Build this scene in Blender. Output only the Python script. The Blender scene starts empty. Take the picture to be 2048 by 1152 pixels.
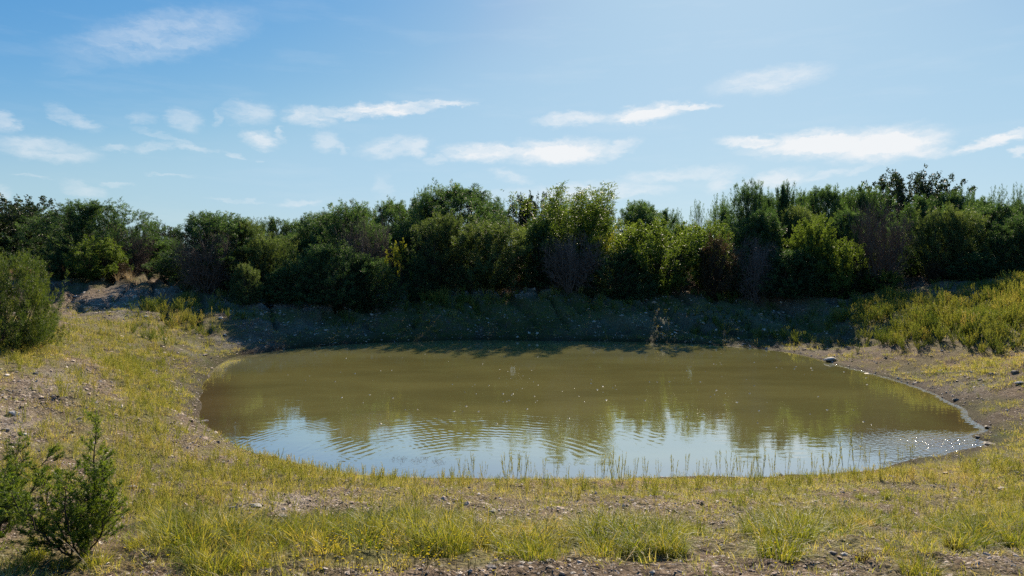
import bpy, math, random
import numpy as np
R = math.radians
sc = bpy.context.scene
col = sc.collection

# ---------------------------------------------------------------- camera
F = 1365.33; CAMZ = 3.5; PITCH = math.atan(56 / F)
cam = bpy.data.cameras.new('camera'); cam.sensor_width = 36; cam.lens = 24
cam.clip_start = 0.05; cam.clip_end = 6000
co = bpy.data.objects.new('camera', cam); col.objects.link(co)
co.location = (0, 0, CAMZ); co.rotation_euler = (math.pi / 2 - PITCH, 0, 0)
sc.camera = co

# ---------------------------------------------------------------- light and sky
SUN_AZ, SUN_EL = 18.0, 31.0           # azimuth to the right of the view axis (+Y), elevation
SKY_STRENGTH, SUN_STRENGTH = 0.11, 5.0
sc.view_settings.view_transform = 'Standard'; sc.view_settings.look = 'None'
sc.view_settings.gamma = 1; sc.view_settings.use_curve_mapping = False
sc.view_settings.exposure = 1.0
sc.render.engine = 'CYCLES'
sc.cycles.max_bounces = 6; sc.cycles.diffuse_bounces = 4; sc.cycles.glossy_bounces = 2
sc.cycles.transmission_bounces = 3; sc.cycles.transparent_max_bounces = 4
sc.cycles.caustics_reflective = False; sc.cycles.caustics_refractive = False
sc.cycles.use_denoising = False

sun = bpy.data.lights.new('sun', 'SUN'); sun.energy = SUN_STRENGTH; sun.angle = R(0.5)
sun.color = (1.0, 0.86, 0.66)
so = bpy.data.objects.new('sun', sun); col.objects.link(so)
so.rotation_euler = (R(90 - SUN_EL), 0, R(180 - SUN_AZ))

world = bpy.data.worlds.new('World'); sc.world = world; world.use_nodes = True


# tone curve of the sky, channel by channel
SKY_R = [(0, 0), (.2, .045), (.337, .138), (.45, .27), (.546, .39), (.68, .45), (1.0, .55), (1.3, .60)]
SKY_G = [(0, 0), (.3, .2), (.52, .375), (.66, .51), (.768, .61), (.905, .66), (1.3, .76)]
SKY_B = [(0, 0), (.4, .45), (.723, .695), (.9, .77), (.973, .81), (1.3, .86)]


def pix_dir(px, py):
    """direction of a photograph pixel (2048 wide) as a world vector with Y = 1"""
    cx = (px - 1024) / F; cy = (576 - py) / F
    y = math.cos(PITCH) + cy * math.sin(PITCH)
    z = -math.sin(PITCH) + cy * math.cos(PITCH)
    return cx / y, z / y


def build_world():
    nt = world.node_tree; N = nt.nodes; L = nt.links; N.clear()
    out = N.new('ShaderNodeOutputWorld'); bg = N.new('ShaderNodeBackground')
    bg.inputs['Strength'].default_value = SKY_STRENGTH
    L.new(bg.outputs[0], out.inputs[0])
    sky = N.new('ShaderNodeTexSky'); sky.sky_type = 'NISHITA'; sky.sun_disc = False
    sky.sun_elevation = R(SUN_EL); sky.sun_rotation = R(SUN_AZ)
    sky.altitude = 300; sky.air_density = 1.0; sky.dust_density = 0.35; sky.ozone_density = 1.6
    tc = N.new('ShaderNodeTexCoord')
    sep = N.new('ShaderNodeSeparateXYZ'); L.new(tc.outputs['Generated'], sep.inputs[0])

    def m(op, a, b=None, c=None):
        n = N.new('ShaderNodeMath'); n.operation = op
        for i, v in enumerate((a, b, c)):
            if v is None: continue
            if isinstance(v, (int, float)): n.inputs[i].default_value = v
            else: L.new(v, n.inputs[i])
        return n.outputs[0]
    az = m('ARCTAN2', sep.outputs[0], sep.outputs[1])
    el = m('ARCSINE', sep.outputs[2])
    comb = N.new('ShaderNodeCombineXYZ'); L.new(az, comb.inputs[0]); L.new(el, comb.inputs[1])

    # wispy warp of the cloud coordinates
    def noise(scale, detail, vec, rough=0.55, stretch=None, rot=0):
        n = N.new('ShaderNodeTexNoise'); n.inputs['Scale'].default_value = scale
        n.inputs['Detail'].default_value = detail; n.inputs['Roughness'].default_value = rough
        if stretch:
            mp = N.new('ShaderNodeMapping'); mp.inputs['Scale'].default_value = stretch
            mp.inputs['Rotation'].default_value = (0, 0, rot)
            L.new(vec, mp.inputs[0]); vec = mp.outputs[0]
        L.new(vec, n.inputs['Vector'])
        return n
    n1 = noise(15, 9, comb.outputs[0], 0.68, (1, 1.8, 1), R(-20))
    sub = N.new('ShaderNodeVectorMath'); sub.operation = 'SUBTRACT'
    L.new(n1.outputs['Color'], sub.inputs[0]); sub.inputs[1].default_value = (0.5, 0.5, 0.5)
    mad = N.new('ShaderNodeVectorMath'); mad.operation = 'MULTIPLY_ADD'
    L.new(sub.outputs[0], mad.inputs[0]); mad.inputs[1].default_value = (0.050, 0.028, 0)
    L.new(comb.outputs[0], mad.inputs[2])
    n1b = noise(70, 6, comb.outputs[0], 0.65, (0.6, 1.5, 1), R(-35))
    sub2 = N.new('ShaderNodeVectorMath'); sub2.operation = 'SUBTRACT'
    L.new(n1b.outputs['Color'], sub2.inputs[0]); sub2.inputs[1].default_value = (0.5, 0.5, 0.5)
    mad2 = N.new('ShaderNodeVectorMath'); mad2.operation = 'MULTIPLY_ADD'
    L.new(sub2.outputs[0], mad2.inputs[0]); mad2.inputs[1].default_value = (0.030, 0.016, 0)
    L.new(mad.outputs[0], mad2.inputs[2])
    P = mad2.outputs[0]

    # (px, py, half width, half height, tilt, density) of each cloud, as angles on the sky
    CL = [(330, 70, 190, 42, 17, .30), (190, 118, 90, 22, 22, .10),
          (8, 245, 24, 24, 0, .40), (150, 238, 50, 15, -24, .34), (120, 238, 22, 7, -42, .26), (285, 238, 30, 14, 0, .22),
          (370, 238, 38, 22, -12, .32), (500, 228, 52, 24, 0, .40), (438, 235, 10, 18, 0, .24),
          (90, 300, 92, 24, -3, .46), (235, 297, 40, 8, 3, .26), (310, 296, 36, 10, 10, .30), (390, 296, 45, 7, -4, .32), (465, 312, 26, 5, -16, .34),
          (330, 275, 60, 6, -12, .26),
          (520, 282, 36, 17, -6, .62), (560, 268, 9, 12, 0, .32),
          (620, 234, 50, 19, 0, .56), (770, 220, 135, 12, 5.5, .85), (880, 212, 66, 6, 4, .8), (710, 236, 26, 7, 14, .42),
          (652, 284, 26, 20, 42, .38), (680, 295, 9, 14, 70, .3),
          (785, 293, 70, 18, 8, .46), (836, 294, 24, 20, 30, .5), (870, 322, 26, 10, 0, .34),
          (960, 305, 80, 20, 2, .86), (1010, 296, 62, 10, -2, .72), (1120, 303, 110, 24, 0, 1.0), (1240, 297, 42, 14, 22, .55),
          (1150, 238, 80, 13, 2, .60), (1290, 228, 85, 17, 5, .96), (1370, 216, 62, 7, 0, .9),
          (1540, 160, 112, 26, 4, .50), (1590, 150, 62, 18, 6, .30),
          (1640, 288, 145, 26, 0, 1.0), (1770, 288, 112, 36, 3, 1.05), (1510, 282, 78, 12, -4, .85), (1830, 300, 66, 18, -8, .7),
          (1980, 283, 90, 13, 15, .85), (1900, 300, 40, 7, 0, .36), (2040, 303, 20, 9, 0, .5),
          (1020, 350, 42, 12, -10, .40), (1320, 350, 82, 13, 8, .42), (1400, 345, 92, 14, 3, .36), (1440, 358, 40, 26, 40, .42),
          (1560, 357, 72, 20, 6, .58), (1650, 350, 52, 10, 12, .40), (1720, 338, 36, 8, 20, .3),
          (1150, 386, 145, 18, 0, .50), (1260, 380, 92, 15, 0, .42), (1000, 388, 85, 10, 0, .2),
          (165, 380, 48, 15, -12, .34), (230, 370, 24, 6, 0, .26), (60, 355, 36, 4, -6, .22), (5, 385, 24, 16, 0, .3),
          (340, 352, 46, 4, 0, .22), (480, 398, 60, 4, 0, .24), (600, 406, 42, 8, 0, .34), (520, 325, 12, 5, 0, .26), (770, 372, 28, 20, -60, .18),
          # the same sky goes on beyond the frame
          (2300, 300, 160, 22, 4, .7), (2450, 210, 120, 16, 8, .4), (-260, 290, 160, 20, -4, .45), (-420, 200, 130, 24, 12, .3)]
    acc = None
    for (px, py, hw, hh, tilt, den) in CL:
        u, v = pix_dir(px, py)
        a0 = math.atan(u); e0 = math.atan(v * math.cos(a0))
        mp = N.new('ShaderNodeMapping'); mp.vector_type = 'TEXTURE'
        k = math.cos(a0) ** 1.5 / F
        mp.inputs['Location'].default_value = (a0, e0, 0)
        mp.inputs['Rotation'].default_value = (0, 0, R(tilt))
        mp.inputs['Scale'].default_value = (hw * k * 1.22, hh * k * 1.3, 1)
        L.new(P, mp.inputs[0])
        ln = N.new('ShaderNodeVectorMath'); ln.operation = 'LENGTH'; L.new(mp.outputs[0], ln.inputs[0])
        mr = N.new('ShaderNodeMapRange'); mr.interpolation_type = 'SMOOTHSTEP'
        mr.inputs['From Min'].default_value = 1.06; mr.inputs['From Max'].default_value = 0.30
        mr.inputs['To Max'].default_value = den
        L.new(ln.outputs['Value'], mr.inputs['Value'])
        acc = mr.outputs[0] if acc is None else m('MAXIMUM', acc, mr.outputs[0])
    # fibres inside the clouds
    n2 = noise(46, 7, P, 0.66, (0.5, 1.7, 1), R(-28))
    fib = N.new('ShaderNodeMapRange'); fib.inputs['From Min'].default_value = 0.32; fib.inputs['From Max'].default_value = 0.58
    fib.inputs['To Min'].default_value = 0.34; fib.inputs['To Max'].default_value = 1.1
    L.new(n2.outputs['Fac'], fib.inputs['Value'])
    core = N.new('ShaderNodeMapRange'); core.inputs['From Min'].default_value = .62; core.inputs['From Max'].default_value = .95
    L.new(acc, core.inputs['Value'])
    fibc = m('MAXIMUM', fib.outputs[0], core.outputs[0])
    cov = m('MULTIPLY', acc, fibc)
    # thin streaks all round near the horizon
    n3 = noise(5, 5, comb.outputs[0], 0.6, (1, 6, 1))
    st = N.new('ShaderNodeMapRange'); st.inputs['From Min'].default_value = 0.52; st.inputs['From Max'].default_value = 0.78
    st.inputs['To Max'].default_value = 0.10; L.new(n3.outputs['Fac'], st.inputs['Value'])
    cov = m('MAXIMUM', cov, st.outputs[0])
    cov = m('MINIMUM', cov, 0.96)
    # sky colour, compressed as a camera does so that it keeps its blue towards the sun
    gm = N.new('ShaderNodeGamma'); gm.inputs['Gamma'].default_value = 0.75
    L.new(sky.outputs[0], gm.inputs[0])
    sc_ = N.new('ShaderNodeMix'); sc_.data_type = 'RGBA'; sc_.blend_type = 'MULTIPLY'; sc_.inputs['Factor'].default_value = 1
    L.new(gm.outputs[0], sc_.inputs['A']); sc_.inputs['B'].default_value = (.11 * 1.55 / 1.3, .11 * 1.72 / 1.3, .11 * 1.72 / 1.3, 1)
    cu = N.new('ShaderNodeRGBCurve')
    for ci, pts in enumerate((SKY_R, SKY_G, SKY_B)):
        c = cu.mapping.curves[ci]
        while len(c.points) < len(pts): c.points.new(.5, .5)
        for p, (x, y) in zip(c.points, pts): p.location = (x / 1.3, y)
    cu.mapping.update(); L.new(sc_.outputs['Result'], cu.inputs['Color'])
    k = 1 / (SKY_STRENGTH * 2 ** sc.view_settings.exposure)
    s2 = N.new('ShaderNodeMix'); s2.data_type = 'RGBA'; s2.blend_type = 'MULTIPLY'; s2.inputs['Factor'].default_value = 1
    L.new(cu.outputs[0], s2.inputs['A']); s2.inputs['B'].default_value = (k, k, k, 1)
    mix = N.new('ShaderNodeMix'); mix.data_type = 'RGBA'
    L.new(cov, mix.inputs['Factor']); L.new(s2.outputs['Result'], mix.inputs['A'])
    mix.inputs['B'].default_value = (.90 * k, .92 * k, .94 * k, 1)
    L.new(mix.outputs['Result'], bg.inputs['Color'])


build_world()

# ---------------------------------------------------------------- helpers
rng = np.random.default_rng(11)


def hash2(ix, iy, seed):
    h = (ix.astype(np.int64) * 374761393 + iy.astype(np.int64) * 668265263 + seed * 1442695041) & 0xFFFFFFFF
    h = ((h ^ (h >> 13)) * 1274126177) & 0xFFFFFFFF
    h = h ^ (h >> 16)
    return (h & 0xFFFF) / 65535.0


def vnoise(x, y, seed=0):
    x = np.asarray(x, float); y = np.asarray(y, float)
    ix = np.floor(x).astype(np.int64); iy = np.floor(y).astype(np.int64)
    fx = x - ix; fy = y - iy
    fx = fx * fx * (3 - 2 * fx); fy = fy * fy * (3 - 2 * fy)
    a = hash2(ix, iy, seed); b = hash2(ix + 1, iy, seed); c = hash2(ix, iy + 1, seed); d = hash2(ix + 1, iy + 1, seed)
    return (a * (1 - fx) + b * fx) * (1 - fy) + (c * (1 - fx) + d * fx) * fy


def fbm(x, y, octv=4, seed=0, gain=0.5):
    s = 0; a = 1; t = 0
    for i in range(octv):
        s = s + a * vnoise(np.asarray(x) * 2 ** i + 17.3 * i, np.asarray(y) * 2 ** i - 9.1 * i, seed + i)
        t += a; a *= gain
    return s / t


def sstep(a, b, x):
    t = np.clip((x - a) / (b - a), 0, 1)
    return t * t * (3 - 2 * t)


def tag(o, label=None, cat=None, group=None, kind=None):
    if label: o['label'] = label
    if cat: o['category'] = cat
    if group: o['group'] = group
    if kind: o['kind'] = kind
    return o


def mesh_np(name, verts, faces_flat, loop_totals, mat, attrs=None, smooth=False):
    """mesh from numpy arrays; attrs: {name: per-vertex float array}"""
    me = bpy.data.meshes.new(name)
    verts = np.asarray(verts, np.float32); nv = len(verts)
    faces_flat = np.asarray(faces_flat, np.int32); lt = np.asarray(loop_totals, np.int32)
    me.vertices.add(nv); me.vertices.foreach_set('co', verts.ravel())
    me.loops.add(len(faces_flat)); me.loops.foreach_set('vertex_index', faces_flat)
    ls = np.zeros(len(lt), np.int32); ls[1:] = np.cumsum(lt)[:-1]
    me.polygons.add(len(lt)); me.polygons.foreach_set('loop_start', ls); me.polygons.foreach_set('loop_total', lt)
    me.polygons.foreach_set('use_smooth', np.full(len(lt), smooth, bool))
    for k, v in (attrs or {}).items():
        at = me.attributes.new(k, 'FLOAT', 'POINT'); at.data.foreach_set('value', np.asarray(v, np.float32))
    me.update(calc_edges=True)
    if mat: me.materials.append(mat)
    return me


class MB:
    """collects vertices, faces and a per-vertex tint"""
    def __init__(s): s.v = []; s.f = []; s.l = []; s.t = []; s.n = 0

    def add(s, v, f, tint):
        v = np.asarray(v, float).reshape(-1, 3); f = np.asarray(f, np.int64)
        s.v.append(v); s.f.append((f + s.n).ravel()); s.l.append(np.full(len(f), f.shape[1]))
        s.t.append(np.broadcast_to(np.asarray(tint, float), (len(v),))); s.n += len(v)

    def mesh(s, name, mat, smooth=False):
        return mesh_np(name, np.concatenate(s.v), np.concatenate(s.f), np.concatenate(s.l), mat, {'tint': np.concatenate(s.t)}, smooth)

    def tris(s): return int(sum((l - 2).sum() for l in s.l))


def norm(v):
    return v / np.maximum(np.linalg.norm(v, axis=-1, keepdims=True), 1e-9)


def perp(d, rg):
    r = rg.normal(size=d.shape)
    return norm(r - (r * d).sum(-1, keepdims=True) * d)


def add_leaves(mb, p, d, ln, wd, tint, rg, broad=False):
    """n leaves: p base points, d directions, ln lengths, wd widths"""
    n = len(p); w = perp(d, rg); ln = np.broadcast_to(ln, (n,))[:, None]; wd = np.broadcast_to(wd, (n,))[:, None]
    if broad:
        c = np.cross(d, w) * ln * 0.12
        v = np.stack([p, p + d * ln * .5 + w * wd * .5 + c, p + d * ln, p + d * ln * .5 - w * wd * .5 + c], 1)
        f = np.arange(n * 4).reshape(n, 4)
        mb.add(v, f, np.repeat(tint, 4))
    else:
        v = np.stack([p - w * wd * .5, p + w * wd * .5, p + d * ln], 1)
        f = np.arange(n * 3).reshape(n, 3)
        mb.add(v, f, np.repeat(tint, 3))


def add_tube(mb, pts, rad, sides=5, tint=0.5):
    pts = np.asarray(pts, float); k = len(pts); rad = np.broadcast_to(rad, (k,))
    t = norm(np.gradient(pts, axis=0))
    ref = np.array([0.31, 0.17, 0.93]) if abs(t[0][2]) < 0.9 else np.array([0.9, 0.3, 0.1])
    a = norm(np.cross(t, ref)); b = np.cross(t, a)
    th = np.arange(sides) / sides * 2 * math.pi
    ring = pts[:, None] + rad[:, None, None] * (np.cos(th)[None, :, None] * a[:, None] + np.sin(th)[None, :, None] * b[:, None])
    f = []
    for i in range(k - 1):
        for j in range(sides):
            j2 = (j + 1) % sides
            f.append((i * sides + j, i * sides + j2, (i + 1) * sides + j2, (i + 1) * sides + j))
    mb.add(ring, f, tint)


def limb(a, b, rg, n=6, sag=0.12, wob=0.04):
    """curved polyline from a to b"""
    a = np.asarray(a, float); b = np.asarray(b, float); t = np.linspace(0, 1, n)[:, None]
    L_ = np.linalg.norm(b - a); c = (a + b) / 2 + np.array([0, 0, -sag * L_]) * 1.0
    c[:2] = c[:2] + (b - a)[:2] * 0.12
    p = (1 - t) ** 2 * a + 2 * t * (1 - t) * c + t ** 2 * b
    p[1:-1] += rg.normal(size=(n - 2, 3)) * wob * L_ * 0.5
    return p


# ---------------------------------------------------------------- materials
def new_mat(name):
    m = bpy.data.materials.new(name); m.use_nodes = True
    nt = m.node_tree; nt.nodes.clear()
    out = nt.nodes.new('ShaderNodeOutputMaterial')
    return m, nt, nt.nodes, nt.links, out


def ramp(N, stops, interp='LINEAR'):
    r = N.new('ShaderNodeValToRGB'); r.color_ramp.interpolation = interp
    e = r.color_ramp.elements
    while len(e) < len(stops): e.new(0.5)
    for q, (p, c) in zip(e, stops): q.position = p; q.color = (*c, 1)
    return r


def leaf_mat(name, stops, trans=0.4, tcol=(1.5, 1.5, 0.6), rough=0.55, inst=False, spec=0.25):
    m, nt, N, L, out = new_mat(name)
    at = N.new('ShaderNodeAttribute'); at.attribute_name = 'tint'
    src = at.outputs['Fac']
    if inst:
        ai = N.new('ShaderNodeAttribute'); ai.attribute_type = 'INSTANCER'; ai.attribute_name = 'itint'
        ad = N.new('ShaderNodeMath'); ad.operation = 'MULTIPLY_ADD'; L.new(ai.outputs['Fac'], ad.inputs[0])
        ad.inputs[1].default_value = 0.75; mm = N.new('ShaderNodeMath'); mm.operation = 'MULTIPLY'
        L.new(src, mm.inputs[0]); mm.inputs[1].default_value = 0.3; L.new(mm.outputs[0], ad.inputs[2]); src = ad.outputs[0]
    else:
        oi = N.new('ShaderNodeObjectInfo'); ad = N.new('ShaderNodeMath'); ad.operation = 'MULTIPLY_ADD'
        sb = N.new('ShaderNodeMath'); sb.operation = 'SUBTRACT'; L.new(oi.outputs['Random'], sb.inputs[0]); sb.inputs[1].default_value = 0.5
        L.new(sb.outputs[0], ad.inputs[0]); ad.inputs[1].default_value = 0.18; L.new(src, ad.inputs[2]); src = ad.outputs[0]
    cr = ramp(N, stops); L.new(src, cr.inputs[0])
    pb = N.new('ShaderNodeBsdfPrincipled'); L.new(cr.outputs[0], pb.inputs['Base Color'])
    pb.inputs['Roughness'].default_value = rough; pb.inputs['Specular IOR Level'].default_value = spec
    tl = N.new('ShaderNodeBsdfTranslucent')
    tm = N.new('ShaderNodeMix'); tm.data_type = 'RGBA'; tm.blend_type = 'MULTIPLY'; tm.inputs['Factor'].default_value = 1
    L.new(cr.outputs[0], tm.inputs['A']); tm.inputs['B'].default_value = (*tcol, 1); L.new(tm.outputs['Result'], tl.inputs['Color'])
    ms = N.new('ShaderNodeMixShader'); ms.inputs[0].default_value = trans
    L.new(pb.outputs[0], ms.inputs[1]); L.new(tl.outputs[0], ms.inputs[2]); L.new(ms.outputs[0], out.inputs[0])
    return m


def bark_mat(name, c1, c2):
    m, nt, N, L, out = new_mat(name)
    tc = N.new('ShaderNodeTexCoord'); no = N.new('ShaderNodeTexNoise'); no.inputs['Scale'].default_value = 14
    no.inputs['Detail'].default_value = 5
    mp = N.new('ShaderNodeMapping'); mp.inputs['Scale'].default_value = (2, 2, 0.4)
    L.new(tc.outputs['Object'], mp.inputs[0]); L.new(mp.outputs[0], no.inputs['Vector'])
    cr = ramp(N, [(0.3, c1), (0.7, c2)]); L.new(no.outputs['Fac'], cr.inputs[0])
    pb = N.new('ShaderNodeBsdfPrincipled'); pb.inputs['Roughness'].default_value = 0.9
    pb.inputs['Specular IOR Level'].default_value = 0.2
    L.new(cr.outputs[0], pb.inputs['Base Color'])
    bp = N.new('ShaderNodeBump'); bp.inputs['Strength'].default_value = 0.5; bp.inputs['Distance'].default_value = 0.02
    L.new(no.outputs['Fac'], bp.inputs['Height']); L.new(bp.outputs[0], pb.inputs['Normal'])
    L.new(pb.outputs[0], out.inputs[0])
    return m


M = {}
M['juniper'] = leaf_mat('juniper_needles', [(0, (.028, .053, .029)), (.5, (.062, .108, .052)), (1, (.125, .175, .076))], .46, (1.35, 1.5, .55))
M['juniper_olive'] = leaf_mat('olive_juniper_needles', [(0, (.040, .066, .031)), (.5, (.082, .118, .052)), (1, (.148, .178, .076))], .48, (1.4, 1.45, .55))
M['juniper_near'] = leaf_mat('near_juniper_needles', [(0, (.040, .072, .014)), (.5, (.085, .135, .026)), (1, (.165, .205, .042))], .48, (1.7, 1.6, .5))
M['bush'] = leaf_mat('left_bush_needles', [(0, (.026, .050, .014)), (.5, (.056, .092, .026)), (1, (.118, .148, .042))], .44, (1.6, 1.5, .5))
M['oak'] = leaf_mat('oak_leaves', [(0, (.024, .042, .022)), (.5, (.044, .068, .034)), (1, (.080, .105, .045))], .34, (1.5, 1.5, .7), .45, .4)
M['shrub'] = leaf_mat('shrub_leaves', [(0, (.070, .110, .027)), (.5, (.142, .188, .047)), (1, (.26, .295, .085))], .5, (1.5, 1.5, .6), .5, .3)
M['yellow'] = leaf_mat('yellow_leaves', [(0, (.09, .13, .022)), (.5, (.17, .20, .035)), (1, (.30, .29, .05))], .5, (1.4, 1.3, .5))
M['brownleaf'] = leaf_mat('brown_leaves', [(0, (.05, .038, .022)), (.5, (.075, .058, .034)), (1, (.11, .085, .048))], .3, (1.3, 1.1, .8))
M['grass'] = leaf_mat('grass_blades', [(0, (.072, .118, .020)), (.35, (.19, .215, .044)), (.65, (.34, .315, .105)), (1, (.40, .30, .17))], .52, (1.5, 1.42, .75), .5, True)
M['bunch'] = leaf_mat('bunch_blades', [(0, (.050, .090, .012)), (.4, (.145, .178, .026)), (.7, (.29, .275, .062)), (1, (.38, .29, .15))], .53, (1.55, 1.42, .6), .5, True)
M['clump'] = leaf_mat('clump_blades', [(0, (.050, .090, .012)), (.5, (.150, .182, .026)), (1, (.33, .29, .075))], .53, (1.55, 1.42, .6), .5)
M['weed'] = leaf_mat('weed_leaves', [(0, (.11, .14, .03)), (.5, (.23, .24, .055)), (1, (.36, .31, .10))], .45, (1.4, 1.3, .6), .6)
M['weed_i'] = leaf_mat('tall_weed_leaves', [(0, (.06, .11, .026)), (.4, (.16, .20, .045)), (.8, (.29, .285, .075)), (1, (.36, .30, .12))], .45, (1.4, 1.3, .6), .6, True)
M['straw'] = leaf_mat('straw_blades', [(0, (.36, .27, .15)), (.5, (.47, .37, .22)), (1, (.62, .52, .34))], .3, (1.1, 1.0, .8), .6, True)
M['deadtuft'] = leaf_mat('dead_tuft_blades', [(0, (.030, .022, .014)), (1, (.06, .045, .03))], .15, (1.1, 1, .8), .8)
M['petal'] = leaf_mat('petals', [(0, (.05, .08, .015)), (.3, (.10, .13, .02)), (.5, (.62, .52, .015)), (1, (.8, .70, .03))], .4, (1.2, 1.1, .4), .6)
M['bark'] = bark_mat('juniper_bark', (.045, .036, .028), (.13, .105, .082))
M['darkbark'] = bark_mat('dark_bark', (.022, .017, .013), (.055, .043, .032))
M['dead'] = bark_mat('dead_wood', (.085, .068, .060), (.17, .142, .128))
M['deadbrown'] = bark_mat('brown_dead_wood', (.085, .058, .042), (.17, .12, .092))


def ground_mat():
    m, nt, N, L, out = new_mat('ground_soil')
    geo = N.new('ShaderNodeNewGeometry'); pos = geo.outputs['Position']

    def noise(scale, detail=4, rough=.55):
        n = N.new('ShaderNodeTexNoise'); n.inputs['Scale'].default_value = scale; n.inputs['Detail'].default_value = detail
        n.inputs['Roughness'].default_value = rough; L.new(pos, n.inputs['Vector']); return n.outputs['Fac']

    def attr(nm):
        a = N.new('ShaderNodeAttribute'); a.attribute_name = nm; return a.outputs['Fac']

    def mix(f, a, b):
        x = N.new('ShaderNodeMix'); x.data_type = 'RGBA'
        for s, v in (('Factor', f), ('A', a), ('B', b)):
            if isinstance(v, tuple): x.inputs[s].default_value = (*v, 1)
            elif isinstance(v, float): x.inputs[s].default_value = v
            else: L.new(v, x.inputs[s])
        return x.outputs['Result']

    def mr(v, a, b, lo=0., hi=1.):
        x = N.new('ShaderNodeMapRange'); x.inputs['From Min'].default_value = a; x.inputs['From Max'].default_value = b
        x.inputs['To Min'].default_value = lo; x.inputs['To Max'].default_value = hi; L.new(v, x.inputs['Value']); return x.outputs[0]

    def mul(a, b):
        x = N.new('ShaderNodeMath'); x.operation = 'MULTIPLY'; L.new(a, x.inputs[0])
        if isinstance(b, float): x.inputs[1].default_value = b
        else: L.new(b, x.inputs[1])
        return x.outputs[0]
    nbig = noise(0.55, 3); nmid = noise(3.2, 5, .62); nfine = noise(28, 5, .65); nfin2 = noise(90, 3, .6)
    soil = ramp(N, [(.30, (.070, .050, .034)), (.52, (.145, .104, .070)), (.72, (.235, .180, .128))]); L.new(nmid, soil.inputs[0])
    c = soil.outputs[0]
    # pebbles of every size in the dirt
    for s, lo, hi, pc in ((17., .0, .30, (.44, .38, .32)), (46., .0, .34, (.36, .30, .25))):
        vo = N.new('ShaderNodeTexVoronoi'); vo.inputs['Scale'].default_value = s; L.new(pos, vo.inputs['Vector'])
        cellc = N.new('ShaderNodeSeparateColor'); L.new(vo.outputs['Color'], cellc.inputs[0])
        on = mul(mr(vo.outputs['Distance'], .36, .26), mr(cellc.outputs[0], .55, .62))
        tintp = ramp(N, [(0, (.20, .17, .145)), (.6, pc), (1, (.55, .50, .44))]); L.new(cellc.outputs[1], tintp.inputs[0])
        c = mix(on, c, tintp.outputs[0])
    # moss, turf and thatch where the plants grow, plus shade painted on the far bank
    green = ramp(N, [(.3, (.060, .075, .018)), (.55, (.135, .135, .035)), (.75, (.24, .20, .075))]); L.new(nfine, green.inputs[0])
    v = attr('veg')
    vv = mul(mr(nmid, .30, .62, .35, 1.25), v)
    c = mix(mr(vv, .12, .75, 0., .88), c, green.outputs[0])
    dry = ramp(N, [(.3, (.17, .095, .042)), (.6, (.30, .185, .085)), (.8, (.40, .29, .15))]); L.new(nfine, dry.inputs[0])
    c = mix(mul(attr('dry'), mr(nmid, .3, .6, .3, 1.)), c, dry.outputs[0])
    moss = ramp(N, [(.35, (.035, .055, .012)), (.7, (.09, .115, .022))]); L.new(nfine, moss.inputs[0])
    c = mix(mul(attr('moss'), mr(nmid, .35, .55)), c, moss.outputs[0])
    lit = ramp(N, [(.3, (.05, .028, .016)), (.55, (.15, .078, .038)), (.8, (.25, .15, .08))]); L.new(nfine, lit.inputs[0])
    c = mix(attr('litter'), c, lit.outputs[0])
    # dark grains
    c = mix(mr(nfin2, .50, .68, 0., .75), c, (.05, .036, .026))
    rub = ramp(N, [(.35, (.13, .115, .10)), (.55, (.33, .30, .265)), (.75, (.50, .465, .42))]); L.new(nfine, rub.inputs[0])
    c = mix(mul(attr('rubble'), mr(nmid, .32, .55, .2, 1.)), c, rub.outputs[0])
    # wet mud along the waterline
    wet = attr('wet')
    hs = N.new('ShaderNodeHueSaturation'); hs.inputs['Saturation'].default_value = 1.05; hs.inputs['Value'].default_value = .34
    L.new(c, hs.inputs['Color']); c = mix(wet, c, hs.outputs[0])
    pb = N.new('ShaderNodeBsdfPrincipled'); L.new(c, pb.inputs['Base Color'])
    pb.inputs['Roughness'].default_value = .93; pb.inputs['Specular IOR Level'].default_value = .12
    b1 = N.new('ShaderNodeBump'); b1.inputs['Strength'].default_value = 1.; b1.inputs['Distance'].default_value = .05; L.new(nmid, b1.inputs['Height'])
    vb = N.new('ShaderNodeTexVoronoi'); vb.inputs['Scale'].default_value = 26.; L.new(pos, vb.inputs['Vector'])
    b3 = N.new('ShaderNodeBump'); b3.inputs['Strength'].default_value = 1.; b3.inputs['Distance'].default_value = .03; b3.invert = True
    L.new(vb.outputs['Distance'], b3.inputs['Height']); L.new(b1.outputs[0], b3.inputs['Normal']); b1 = b3
    b2 = N.new('ShaderNodeBump'); b2.inputs['Strength'].default_value = 1.; b2.inputs['Distance'].default_value = .03
    L.new(nfine, b2.inputs['Height']); L.new(b1.outputs[0], b2.inputs['Normal'])
    L.new(b2.outputs[0], pb.inputs['Normal'])
    L.new(pb.outputs[0], out.inputs[0])
    return m


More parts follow.
